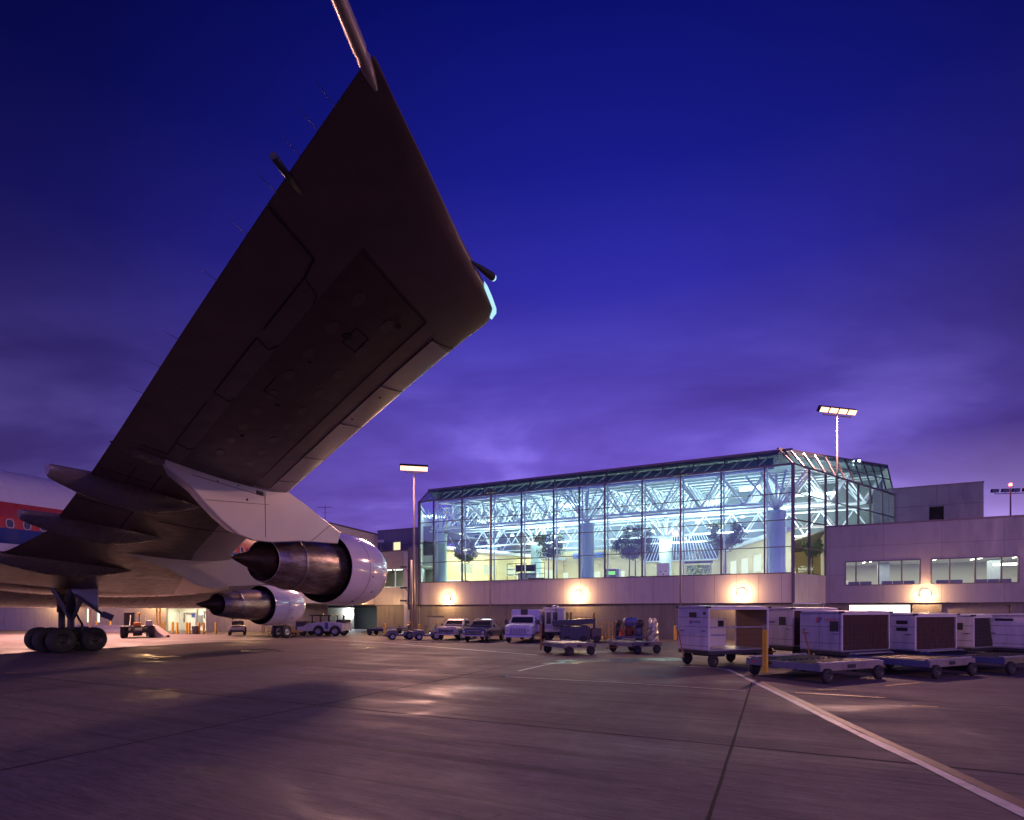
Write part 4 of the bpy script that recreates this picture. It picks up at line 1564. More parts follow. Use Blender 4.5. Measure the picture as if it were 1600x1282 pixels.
    for o in (w_, pn, bs_):
        o.location = (*loc(V0), 0)
        o.rotation_euler = (0, 0, rot3)
    tl2 = MB().box(x0 + s * .2, x0 + s * .85, 1.0, 1.1, 2.48, 2.54).build('bay_tube', emit('service_bay_tube', (1.0, .93, .68), 14), root)
    tl2.location = (*loc(V0), 0)
    tl2.rotation_euler = (0, 0, rot3)
    l = lamp('service_bay_light', 'AREA', (0, 0, 0), 110, (1.0, .92, .66), (3.5, .8))
    l.location = V0 + d3 * (x0 + s * .5) + Vector((-d3.y, d3.x, 0)) * 1.0 + Vector((0, 0, 2.45))
    return root


build_left()

# ------------------------------------------------------------------ lamps on masts and walls
FL_SOD = emit('sodium_flood_lens', (1.0, .48, .30), 3.0)
MASTM = mat('mast_steel', (.30, .26, .24), .5, .4, .12, 2)


def flood_head(parent, p, tilt=(0, -1, -.5), lit=True, s=1.0):
    t = Vector(tilt).normalized()
    p = Vector(p)
    h = MB().bar(p - t * .12 * s, p + t * .12 * s, .62 * s, .34 * s, up=(0, 0, 1)).build('flood_lamp', DARK, parent, bevel=.02)
    MB().bar(p + t * .12 * s, p + t * .15 * s, .54 * s, .27 * s).build('lens', FL_SOD if lit else LENS, h)
    return h


def mast(name, label, x, y, z0, z1, r, arm, n, lit, watts, heading=0.0, tilt=(0, -1, -.5), s=1.0, color=SODIUM, cat='light mast'):
    root = thing(name, label, cat, (x, y, z0), heading)
    H = z1 - z0
    m = MB().tube((0, 0, 0), (0, 0, H), r, 14, r * .45)
    m.tube((0, 0, 0), (0, 0, .25), r * 1.8, 14, r * 1.5)
    m.build('pole', MASTM, root)
    MB().tube((-arm / 2, 0, H - .35), (arm / 2, 0, H - .35), .05, 8).build('cross_arm', MASTM, root)
    for i in range(n):
        xx = -arm / 2 + arm * (i + .0) / max(1, n - 1)
        MB().tube((xx, 0, H - .35), (xx, 0, H), .03, 6).build('lamp_bracket', MASTM, root)
        flood_head(root, (xx, 0, H + .05), tilt, lit, s)
    if lit:
        k = Matrix.Rotation(heading, 3, 'Z') @ Vector(tilt).normalized()
        lamp('flood_light', 'SPOT', Vector((x, y, z1 + .05)) + k * .45, watts, color, .35 if arm > 2 else 1.6, aim=Vector((x, y, z1)) + k * 5, spot=165 if arm > 2 else 118)
    return root


mast('flood_light_mast', 'tall slim mast with one glaring bank of floodlights, left of the glass hall', -8.55, 48.0, 0, 14.55, .13, 1.55, 5, True, 15500, R(12), (0, -1, -.80), 1.45)
mast('flood_light_mast', 'mast with four separate glaring floodlights rising over the right end of the hall', 24.8, 42.0, 8.1, 17.35, .10, 2.55, 4, True, 13000, R(14), (0, -1, -.7), 1.3)
m3 = mast('flood_light_mast', 'distant dark mast with four unlit heads and a red beacon on top', 63.4, 70.0, 0, 17.4, .16, 3.5, 4, False, 0, R(-10), (0, -1, -.25), 1.3)
MB().tube((0, 0, 17.4), (0, 0, 18.0), .04, 8).build('beacon_stem', MASTM, m3)
MB().lathe((0, 0, 18.0), (0, 0, 1), [(0, .02), (.02, .16), (.2, .2), (.34, .12), (.38, .001)], 14).build('red_beacon', emit('red_beacon_light', (1.0, .06, .04), 22), m3)
# masts outside the frame that light the apron: one beyond the fuselage, one behind the photographer's right
mast('flood_light_mast', 'flood mast on the apron beyond the airliner, hidden by its fuselage', -36, 47, 0, 11.5, .14, 2.4, 4, True, 55000, R(-20), (.2, -.8, -.9))
mast('flood_light_mast', 'added unseen flood mast behind the viewer, to the left, as fill', -34, -26, 0, 19, .16, 3.0, 4, True, 8000, R(127), (0, -1, -.5))  # added mast, never in view; lifts the cart ends and truck fronts
mast('flood_light_mast', 'flood mast standing on the apron behind the viewer, to the right', 30, -22, 0, 13, .16, 3.0, 4, True, 17000, R(-127), (0, -1, -.25))

for nm, px, z, zt_, lab in (('a', 766, 45.0, 11.75, 'thin pole with a flat unlit lamp head, before the left part of the glass'), ('b', 1063, 36.2, 11.0, 'thin pole with a flat unlit lamp head, before the right half of the glass')):
    X, Y = spot_at(px, z)
    t = thing('lamp_pole', lab, 'lamp pole', (X, Y, 0), R(-25), 'thin lamp poles in front of the glass hall')
    MB().tube((0, 0, 0), (0, 0, zt_), .075, 12, .045).build('pole', MASTM, t)
    MB().box(-.42, .42, -.2, .2, zt_, zt_ + .14).build('lamp_head', DARK, t, bevel=.03)
    MB().tube((0, 0, zt_ + .1), (0, 0, zt_ + .35), .05, 8, .02).build('finial', DARK, t)

# post with three brackets
X, Y = spot_at(643, 46.5)
t = thing('bracket_post', 'steel post carrying three short cable brackets on its left side', 'post', (X, Y, 0), 0)
MB().tube((0, 0, 0), (0, 0, 6.4), .10, 12, .09).build('post', MASTM, t)
MB().box(-.28, -.16, -.05, .05, 2.2, 6.3).build('conduit', DARK, t)
for z in (2.9, 4.0, 5.75):
    b = MB().box(-.95, -.40, -.12, .12, z, z + .13).build('bracket_lamp', DARK, t, bevel=.02)
    k = MB().bar((-.10, 0, z - .42), (-.55, 0, z), .05, .05)
    k.bar((0, 0, z + .06), (-.5, 0, z + .06), .05, .05)
    k.build('bracket', DARK, b)


def wall_lamp(label, x, y, z, watts=430):
    p = loc2w(x, y, z)
    t = thing('wall_lamp', label, 'wall lamp', p, GRID, 'lit wall lamps along the terminal')
    MB().box(-.22, .22, -.16, .02, -.02, .26).build('housing', DARK, t, bevel=.02)
    MB().lathe((0, -.17, .12), (0, -1, 0), [(0, .02), (.0, .27), (.10, .23), (.16, .10), (.17, .001)], 20).build('lens', emit('wall_lamp_lens', (1.0, .80, .42), 30), t)
    lamp('wall_lamp_light', 'POINT', loc2w(x, y - .58, z + .05), watts, WARM, .10)
    return t


wall_lamp('lit wall lamp nearest the tall flood mast, above the baggage tractors', lx(700), -.02, 3.12)
wall_lamp('lit wall lamp under the middle of the glass, above the blue loader', lx(904), -.02, 3.28)
wall_lamp('lit wall lamp under the right end of the glass, above the open baggage cart', lx(1159), -.02, 3.25)
wall_lamp('lit wall lamp under the brown pillar of the right concourse windows', lx(1445, 4.09), 4.07, 3.15)
wl5 = Vector((-14.3, 50.0, 0))
t = thing('wall_lamp', 'lit wall lamp peeping out under the near engine cowl', 'wall lamp', (-13.98, 50.6, 2.95), R(-107 + 180), 'lit wall lamps along the terminal')
MB().box(-.22, .22, -.16, .02, -.02, .26).build('housing', DARK, t, bevel=.02)
MB().lathe((0, -.17, .12), (0, -1, 0), [(0, .02), (.0, .27), (.10, .23), (.16, .10), (.17, .001)], 20).build('lens', emit('wall_lamp_lens', (1, .8, .42), 70), t)
lamp('wall_lamp_light', 'POINT', (-13.4, 50.35, 3.0), 430, WARM, .10)
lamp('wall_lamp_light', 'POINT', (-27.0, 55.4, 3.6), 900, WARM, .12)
lamp('wall_lamp_light', 'POINT', (-37.0, 56.3, 3.7), 1300, WARM, .12)  # added light without a fitting, warms the wall behind the fuselage
lamp('wall_lamp_light', 'POINT', (-48.0, 57.5, 3.7), 1100, WARM, .12)  # another added light with no lamp body, farther along that wall
t = thing('wall_lamp', 'lit wall lamp on the long low wall, hidden behind the engines', 'wall lamp', (-27.0, 56.2, 3.4), R(-6), 'lit wall lamps along the terminal')
MB().box(-.22, .22, -.16, .02, -.02, .26).build('housing', DARK, t, bevel=.02)
MB().lathe((0, -.17, .12), (0, -1, 0), [(0, .02), (.0, .27), (.10, .23), (.16, .10), (.17, .001)], 20).build('lens', emit('wall_lamp_lens', (1, .8, .42), 70), t)

# things on the roofs
X, Y = spot_at(595, 55.5)
t = thing('roof_camera', 'small white camera on a short pole above the left concourse roof', 'camera', (X, Y, 7.75), 0)
MB().tube((0, 0, 0), (0, 0, 1.3), .06, 8).build('pole', MASTM, t)
MB().box(-.4, .3, -.12, .12, 1.25, 1.5).build('camera_body', WHITE, t, bevel=.03)
X, Y = spot_at(508, 50)
t = thing('roof_antenna', 'thin branched roof antenna standing above the near engine', 'antenna', (X, Y, 9.3), 0)
a = MB().tube((0, 0, 0), (0, 0, 2.4), .025, 6)
a.tube((-.7, 0, 2.2), (.6, 0, 2.25), .015, 5)
for i in range(6):
    a.tube((-.6 + .22 * i, -.3, 2.21), (-.6 + .22 * i, .3, 2.21), .012, 4)
a.tube((-.35, 0, 1.7), (.35, 0, 1.75), .012, 4)
a.build('aerial', DARK, t, fix=False)
for px, lab in ((1331, 'small round work lamp on the sloping hall roof, nearer the mast'), (1341, 'small round work lamp on the sloping hall roof, farther from the mast')):
    X, Y = spot_at(px, 46.0)
    t = thing('roof_spotlight', lab, 'spotlight', (X, Y, height_at(722, 46.0) - .1), 0, 'work lamps on the hall roof')
    MB().lathe((0, 0, 0), (0, 0, 1), [(0, .05), (.1, .15), (.25, .16), (.3, .05)], 12).build('lamp_body', DARK, t)
    MB().lathe((0, -.12, .16), (0, -1, .3), [(0, .13), (.05, .1), (.06, .001)], 12).build('lens', emit('roof_spot_lens', (.75, .95, 1.0), 5), t)
X, Y = spot_at(1338, 46.2)
t = thing('roof_rail', 'bent pipe rail on the sloping hall roof above two work lamps', 'rail', (X, Y, height_at(722, 46.0)), R(35))
a = MB().tube((-.9, 0, -.2), (-.5, 0, .25), .03, 6)
a.tube((-.5, 0, .25), (.8, 0, .45), .03, 6)
a.tube((.8, 0, .45), (.85, 0, -.5), .03, 6)
a.build('pipe', MASTM, t, fix=False)


# ------------------------------------------------------------------ writing
def text_mesh(body, size, m, parent, loc, rot, name='lettering', ext=.003):
    cu = bpy.data.curves.new(name, 'FONT')
    cu.body = body
    cu.size = size
    cu.extrude = ext
    cu.align_x = 'CENTER'
    cu.align_y = 'CENTER'
    tmp = bpy.data.objects.new('tmp_text', cu)
    COL.objects.link(tmp)
    dg = bpy.context.evaluated_depsgraph_get()
    me = bpy.data.meshes.new_from_object(tmp.evaluated_get(dg))
    bpy.data.objects.remove(tmp)
    me.materials.clear()
    me.materials.append(m)
    o = bpy.data.objects.new(name, me)
    COL.objects.link(o)
    o.parent = parent
    o.location = loc
    o.rotation_euler = rot
    return o


# ------------------------------------------------------------------ enclosed baggage carts
CART_RZ = R(25.5)
CARTW = panel_mat('cart_white_panel', (.55, .52, .54), 3.0, .36, offs=(10, .3), gap=.010, seam=(.10, .09, .1), rough=.4, dirt=.45, vary=.03)
CARTB = panel_mat('cart_blue_panel', (.36, .35, .43), .80, .62, offs=(10.4, .34), gap=.010, seam=(.08, .08, .1), rough=.45, dirt=.5, vary=.03)
CARTG = panel_mat('cart_grey_panel', (.46, .43, .44), 3.0, .6, offs=(10, .3), gap=.010, seam=(.10, .09, .1), rough=.45, dirt=.5, vary=.03)
PLY = mat('cart_plywood', (.20, .11, .065), .6, 0, .25, 2.2, stretch=(.4, .4, 3), dirt=.3)
CURT = mat('brown_cargo_net', (.055, .026, .020), .8, 0, .3, 14, stretch=(1, 1, 1), bump=.5, bscale=30)
LOGOR = mat('logo_red', (.50, .06, .03), .5)
LOGOB = mat('logo_blue', (.04, .06, .32), .5)


def cart_wheel(parent, x, y, r=.24, w=.13):
    MB().bar((x, y + (.02), r + .02), (x, y + .02, .50), .05, .05, up=(0, 1, 0)).build('wheel_fork', DARK, parent)
    return wheel(parent, (x, y, r), (0, 1, 0), r, w, DARK)


def bag_cart(label, px_z, L, W, H, panel, fill, logo, towbar, wins):
    x0, y0 = spot_at(*px_z)
    t = thing('baggage_cart', label, 'baggage cart', (x0, y0, 0), CART_RZ, 'covered baggage carts parked in a row')
    zf = .61
    c = MB()
    c.box(0, L, 0, .08, zf - .14, zf)
    c.box(0, L, W - .08, W, zf - .14, zf)
    for x in (0, .6, 1.3, 2.0, L - .08):
        c.box(x, x + .08, .08, W - .08, zf - .13, zf - .01)
    c.box(.5, 1.1, .25, W - .25, zf - .24, zf - .14)
    c.box(L - 1.0, L - .4, .25, W - .25, zf - .24, zf - .14)
    c.build('chassis', DARK, t)
    MB().box(0, L, 0, W, zf, zf + .04).build('deck', GALV, t)
    # end walls: their own X runs across the cart so the seams follow
    for i, x in enumerate((0, L)):
        e = MB().box(0, W, -.02, .02, zf + .04, H - .1).build('end_panel', panel, t, bevel=.008)
        e.location = (x, W, 0)
        e.rotation_euler = (0, 0, -PI / 2)
        if i == 0:
            for (a, b, z0, z1) in wins:
                MB().box(a, b, -.034, -.02, z0, z1).build('vent_window', BLACK, e, bevel=.004)
            for zz in ((zf + H) / 2 - .12,):
                for a in (.12, W - .32):
                    h = MB()
                    h.box(a, a + .2, -.045, -.03, zz, zz + .025)
                    h.box(a, a + .03, -.03, -.02, zz, zz + .025)
                    h.box(a + .17, a + .2, -.03, -.02, zz, zz + .025)
                    h.build('grab_handle', DARK, e)
            if logo:
                lx0, lz, s, word = logo
                m_ = MB().prism([(lx0, lz), (lx0 + .05 * s, lz), (lx0 + .13 * s, lz + .16 * s), (lx0 + .04 * s, lz + .16 * s)], -.026, -.02)
                m_.build('red_mark', LOGOR, e)
                m_ = MB().prism([(lx0 + .06 * s, lz), (lx0 + .12 * s, lz), (lx0 + .20 * s, lz + .16 * s), (lx0 + .145 * s, lz + .16 * s)], -.026, -.02)
                m_.build('blue_mark', LOGOB, e)
                text_mesh(word, .13 * s, LOGOR if s > 1.1 else DARK, e, (lx0 + .50 * s, -.022, lz + .08 * s), (PI / 2, 0, 0))
    # frame posts and rails
    f = MB()
    for x in (.02, L - .06):
        for y in (0, W - .04):
            f.box(x, x + .05, y - .005, y + .045, zf + .04, H - .08)
    f.box(0, L, -.01, .05, H - .16, H - .08)
    f.box(0, L, W - .05, W + .01, H - .16, H - .08)
    f.build('frame', WHITE, t)
    # roof, slightly crowned, with black corner caps
    prof = [(-.05, H - .08), (W + .05, H - .08), (W + .05, H - .045), (W * .75, H - .01), (W * .5, H), (W * .25, H - .01), (-.05, H - .045)]
    MB().prism(prof, -.06, L + .06, 'YZ').build('roof', WHITE, t, bevel=.006)
    for x in (-.08, L - .06):
        for y in (-.07, W - .06):
            MB().box(x, x + .15, y, y + .13, H - .10, H - .03).build('corner_cap', BLACK, t, bevel=.01)
    # side: rail, and net or plywood
    if fill == 'open':
        MB().box(.05, L - .05, -.01, .03, (zf + H) / 2 + .0, (zf + H) / 2 + .05).build('side_rail', GALV, t)
        MB().box(L * .46, L * .80, W - .03, W, zf + .05, H - .50).build('back_panel', WHITE, t, bevel=.005)
        MB().box(.05, L * .40, W - .03, W, zf + .05, H - .20).build('back_panel', WHITE, t, bevel=.005)
        MB().box(L * .66, L * .76, W - .04, W - .03, H - .85, H - .6).build('vent_window', BLACK, t)
        MB().box(L - .06, L - .03, .05, W - .05, zf + .05, H - .16).build('inner_lining', PLY, t)
        b = MB().box(.06, L * .25, W * .55, W * .58, zf + .04, H - .42).build('divider', GALV, t)
    else:
        n = MB()
        nx = 16
        rows = []
        for j in range(7):
            z = zf + .05 + (H - .22 - zf) * j / 6
            rows.append([(.07 + (L - .14) * i / nx, .03 + .03 * math.sin(i * 1.9 + j * .6) * (1 if fill == 'net' else 2) + .02 * random.random(), z) for i in range(nx + 1)])
        n.loft(rows, caps=False, closed=False)
        no = n.build('side_net', CURT if fill == 'net' else mat('dark_curtain', (.025, .022, .03), .7, 0, .3, 6), t, fix=False)
        g_ = MB()
        for i in range(1, 12):
            xx = .07 + (L - .14) * i / 12
            g_.tube((xx, .0, zf + .06), (xx + .02, .0, H - .18), .006, 4)
        for j in range(1, 8):
            zz = zf + .06 + (H - .24 - zf) * j / 8
            g_.tube((.07, -.002, zz), (L - .07, -.002, zz), .006, 4)
        g_.build('net_webbing', mat('net_cord', (.10, .05, .03), .7), no, fix=False)
        MB().box(.05, L - .05, W - .03, W, zf + .04, H - .16).build('back_board', PLY, t)
    for x, y in ((.35, .12), (.35, W - .12), (L - .45, .12), (L - .45, W - .12)):
        cart_wheel(t, x, y)
    if towbar:
        tb = MB().bar((-.28, W * .62, .32), (-.42, W * .72, 1.38), .07, .05)
        tb.build('tow_bar', RUST, t)
        r_ = MB()
        for k in range(12):
            a, b = 2 * PI * k / 12, 2 * PI * (k + 1) / 12
            cx, cz = -.43, 1.46
            r_.tube((cx, W * .72 + .08 * math.cos(a), cz + .08 * math.sin(a)), (cx, W * .72 + .08 * math.cos(b), cz + .08 * math.sin(b)), .018, 6)
        r_.build('tow_eye', STEEL, t, fix=False)
    else:
        MB().bar((-.05, W / 2, .36), (-.9, W / 2, .30), .07, .05).build('tow_bar', RUST, t)
    return t


bag_cart('tall white baggage cart with an open side and brown plywood back, leftmost of the row', (1107, 20.3), 3.15, 1.58, 2.31, CARTW, 'open', (.62, 1.62, .8, 'UNITED'), True, [(.62, 1.0, 1.86, 2.05), (1.34, 1.46, 1.96, 2.06)])
bag_cart('white baggage cart whose end shows between the open cart and the bluish cart', (1239, 23.0), 2.9, 1.6, 2.27, CARTG, 'net', (.08, 1.55, .9, 'UNITED'), False, [(.95, 1.27, 1.5, 1.85)])
bag_cart('bluish baggage cart with a large airline name on its end and a brown net side', (1315, 20.0), 2.9, 1.66, 2.12, CARTB, 'net', (.66, 1.66, 1.3, 'UNITED'), True, [(1.22, 1.56, 1.35, 1.72)])
bag_cart('grey-white baggage cart with two small end windows, third in the row with a net', (1430, 20.5), 2.8, 1.6, 2.03, CARTG, 'net', None, False, [(.95, 1.35, 1.60, 1.74), (.95, 1.35, 1.34, 1.47)])
bag_cart('baggage cart with one square end window and a dark curtain pulled half aside', (1521, 22.0), 2.5, 1.6, 1.98, CARTG, 'curtain', None, False, [(.80, 1.25, 1.33, 1.62)])
bag_cart('dim grey baggage cart cut off by the right edge of the photo', (1640, 21.0), 2.9, 2.0, 2.0, CARTW, 'curtain', None, False, [(.3, .9, 1.7, 1.8)])


# ------------------------------------------------------------------ flat container dollies
def dolly(label, px_z, LX, WY, side, end, mark=True, rz=CART_RZ, group='flat container dollies', upright=None, s=1.0):
    x0, y0 = spot_at(*px_z)
    t = thing('container_dolly', label, 'dolly', (x0, y0, 0), rz, group)
    z0, z1 = .35, .56
    # near long side (runs along x) and left end (runs along y), each its own plate
    sp = MB().box(.05, LX, 0, .05, z0, z1)
    sp.build('side_plate', end, t, bevel=.008)
    MB().box(.05, LX, WY - .05, WY, z0, z1).build('side_plate', end, t, bevel=.008)
    MB().box(0, .05, 0, WY, z0, z1).build('end_plate', side, t, bevel=.008)
    MB().box(LX - .0, LX + .05, 0, WY, z0, z1).build('end_plate', side, t, bevel=.008)
    MB().box(LX * .42, LX * .55, -.006, 0, z0 + .05, z1 - .05).build('hand_hole', BLACK, t)
    MB().box(-.006, 0, WY * .62, WY * .70, z0 + .08, z1 - .05).build('hand_hole', BLACK, t)
    if mark:
        MB().box(-.005, 0, WY * .86, WY * .90, z0 + .07, z1 - .05).build('red_mark', LOGOR, t)
    fr = MB()
    fr.box(.05, LX, .05, WY - .05, z0 + .02, z0 + .06)
    for k in range(3):
        x = .3 + (LX - .6) * k / 2
        fr.box(x - .05, x + .05, .05, WY - .05, z0 + .06, z1 - .04)
    fr.build('chassis', DARK, t)
    ro = MB()
    n = 11
    for i in range(n):
        x = .14 + (LX - .28) * i / (n - 1)
        for a, b in ((.1, WY * .48), (WY * .52, WY - .1)):
            ro.tube((x, a, z1 - .005), (x, b, z1 - .005), .028, 8)
    ro.build('roller_deck', mat('black_roller', (.025, .025, .03), .35, .3), t, fix=False)['kind'] = 'stuff'
    for (a, b) in ((.2, .1), (LX - .35, .1), (.2, WY - .25), (LX - .35, WY - .25)):
        MB().box(a - .05, a + .08, b, b + .12, z1, z1 + .05).build('stop_block', BLUEGREY, t, bevel=.008)
    MB().bar((.1, .06, z1 + .02), (LX - .1, .06, z1 + .02), .05, .04).build('guide_rail', GALV, t)
    MB().bar((.1, WY - .06, z1 + .04), (LX - .1, WY - .06, z1 + .04), .05, .05).build('guide_rail', GALV, t)
    for x, y in ((.28, -.04), (LX - .28, -.04), (.28, WY - .1), (LX - .28, WY - .1)):
        wheel(t, (x, y, .22), (0, 1, 0), .22, .14, DARK)
        MB().box(x - .05, x + .05, y - .02, y + .02, .22, .40).build('wheel_fork', DARK, t)
    if upright:
        uy, uh, m_, w_ = upright
        MB().box(-.16, -.09, uy - w_ / 2, uy + w_ / 2, .16, uh).build('tow_bar', m_, t, bevel=.01)
        r_ = MB()
        for k in range(12):
            a, b = 2 * PI * k / 12, 2 * PI * (k + 1) / 12
            r_.tube((-.12, uy + .075 * math.cos(a), uh + .07 + .075 * math.sin(a)), (-.12, uy + .075 * math.cos(b), uh + .07 + .075 * math.sin(b)), .02, 6)
        r_.build('tow_eye', STEEL, t, fix=False)
    else:
        MB().bar((-.02, WY / 2, .3), (-.8, WY / 2, .26), .06, .05).build('tow_bar', RUST, t)
    if s != 1.0:
        t.scale = (s, s, s)
    return t


DGREY = mat('dolly_grey_paint', (.24, .21, .20), .45, .1, .15, 2.5, dirt=.5)
DBLUE = mat('dolly_blue_paint', (.07, .09, .20), .45, .1, .15, 2.5, dirt=.5)
DBG = mat('dolly_bluegrey_paint', (.15, .16, .23), .45, .1, .15, 2.5, dirt=.5)
dolly('nearest flat container dolly, bluish end plate with a thick raised yellow tow bar', (1281, 15.8), 2.95, 2.6, DBG, DGREY, upright=(1.75, 1.5, YELLOW, .17))
dolly('flat container dolly with a deep blue end plate, behind the one with the yellow bar', (1452, 16.9), 2.6, 2.6, DBLUE, DGREY, mark=False)
dolly('flat container dolly with a greenish rim, cut off by the right edge of the photo', (1570, 18.0), 2.9, 2.6, DBLUE, mat('dolly_olive_paint', (.16, .16, .08), .5, 0, .2, 3, dirt=.4), mark=False)
dolly('small flat dolly with a raised brown tow bar, in front of the blue loader', (881, 25.7), 1.75, 2.15, DBG, DGREY, upright=(2.0, 1.45, RUST, .09))
dolly('small flat dolly in front of the loaded luggage cart', (988, 26.6), 1.75, 2.05, DBG, DGREY)
dolly('flat dolly standing empty in front of the lit goods opening, nearer the tug', (573, 47.5), 2.6, 1.5, DARK, DARK, mark=False, rz=R(-8))
dolly('flat dolly standing empty in front of the lit goods opening, nearer the post', (610, 48.5), 1.9, 1.5, DARK, DARK, mark=False, rz=R(-8))


# ------------------------------------------------------------------ motor vehicles (local x forwards)
def pickup(label, loc, rz, paint, lightbar=False):
    t = thing('pickup_truck', label, 'pickup truck', loc, rz, 'pickup trucks parked by the terminal wall')
    w = .86
    b = MB()
    # lower body with wheel arches
    def arch(cx, r=.40, n=9):
        return [(cx - r * math.cos(PI * i / n), .36 + r * math.sin(PI * i / n)) for i in range(n + 1)]
    side = [(-2.3, .40), (-2.3, .92), (-.55, .92), (-.5, .90), (.85, .93), (2.05, .86), (2.24, .78), (2.27, .45)] + [(1.9, .38)] + arch(1.45)[::-1] + arch(-1.4)[::-1]
    poly = [(2.27, .42), (2.27, .74), (2.20, .86), (.95, .95), (-.5, .95), (-2.3, .92), (-2.3, .42)] + [(x, z) for x, z in arch(-1.4)] + [(x, z) for x, z in arch(1.45)]
    for s in (-1, 1):
        b.prism(poly, s * w, s * (w - .14))
    b.box(.9, 2.22, -w + .14, w - .14, .70, .92)
    b.box(-2.3, -2.22, -w + .14, w - .14, .42, .9)
    b.box(-2.25, 2.1, -w + .14, w - .14, .40, .48)
    b.build('body', paint, t, bevel=.035)
    MB().box(.95, 2.12, -.60, .60, .905, .965).build('bonnet', paint, t, bevel=.03)
    c = MB()
    rings = []
    for z, x0, x1, y in ((.93, -.60, .98, .82), (1.10, -.58, .86, .80), (1.40, -.50, .52, .70), (1.50, -.42, .40, .64), (1.53, -.30, .28, .5)):
        rings.append([(x0, -y, z), (x1, -y, z), (x1, y, z), (x0, y, z)])
    c.loft(rings, smooth=False)
    cab = c.build('cab', paint, t, bevel=.04)
    MB().add([(.93, -.70, 1.03), (.93, .70, 1.03), (.56, .61, 1.39), (.56, -.61, 1.39)], [(0, 1, 2, 3)]).build('windscreen', AUTOGLASS, cab, fix=False)
    MB().add([(-.605, -.66, 1.06), (-.605, .66, 1.06), (-.53, .6, 1.39), (-.53, -.6, 1.39)], [(0, 1, 2, 3)]).build('rear_window', AUTOGLASS, cab, fix=False)
    for s in (-1, 1):
        MB().add([(.78, s * .822, 1.02), (-.45, s * .822, 1.02), (-.40, s * .715, 1.385), (.42, s * .715, 1.385)], [(0, 1, 2, 3)]).build('side_window', AUTOGLASS, cab, fix=False)
        MB().box(.74, .82, s * .88, s * 1.02, 1.02, 1.16).build('mirror', BLACK, t, bevel=.01)
    g = MB().box(2.26, 2.29, -.56, .56, .56, .78).build('grille', BLACK, t)
    gb = MB()
    for i in range(9):
        gb.box(2.29, 2.30, -.52 + .13 * i - .012, -.52 + .13 * i + .012, .57, .77)
    gb.box(2.285, 2.305, -.58, .58, .545, .565)
    gb.box(2.285, 2.305, -.58, .58, .775, .795)
    gb.build('grille_bars', CHROME, g, fix=False)
    for s in (-1, 1):
        MB().lathe((2.255, s * .68, .68), (1, 0, 0), [(0, .10), (.03, .095), (.045, .05), (.05, .001)], 18).build('headlight', LENS, t)
        MB().box(2.26, 2.285, s * .60, s * .78, .50, .555).build('indicator', YELLOW, t)
    MB().box(2.27, 2.40, -.84, .84, .38, .50).build('bumper', CHROME, t, bevel=.025)
    MB().box(-2.42, -2.3, -.84, .84, .40, .50).build('bumper', CHROME, t, bevel=.025)
    for x in (-1.4, 1.45):
        for s in (-1, 1):
            wheel(t, (x, s * .74, .33), (0, 1, 0), .33, .2, GALV)
    for i in range(5):
        MB().lathe((.1, -.44 + .22 * i, 1.52), (0, 0, 1), [(0, .05), (.04, .045), (.06, .001)], 10).build('roof_marker', mat('amber_marker', (.8, .35, .05), .3), cab)
    if lightbar:
        MB().box(-.12, .05, -.3, .3, 1.53, 1.62).build('light_bar', BLUE, cab, bevel=.02)
    return t


HEAD = R(-108)
pickup('cream pickup truck, left of the two dark-fronted pickups by the wall', (*ground_at(716, 998.5), 0), HEAD, mat('cream_car_paint', (.40, .37, .34), .22, 0, .05, 1, coat=.6))
pickup('dark blue pickup truck with a small bar on its cab roof, beside the box truck', (*ground_at(758, 1001.3), 0), HEAD, mat('dark_blue_car_paint', (.06, .065, .12), .2, 0, .05, 1, coat=.6), True)


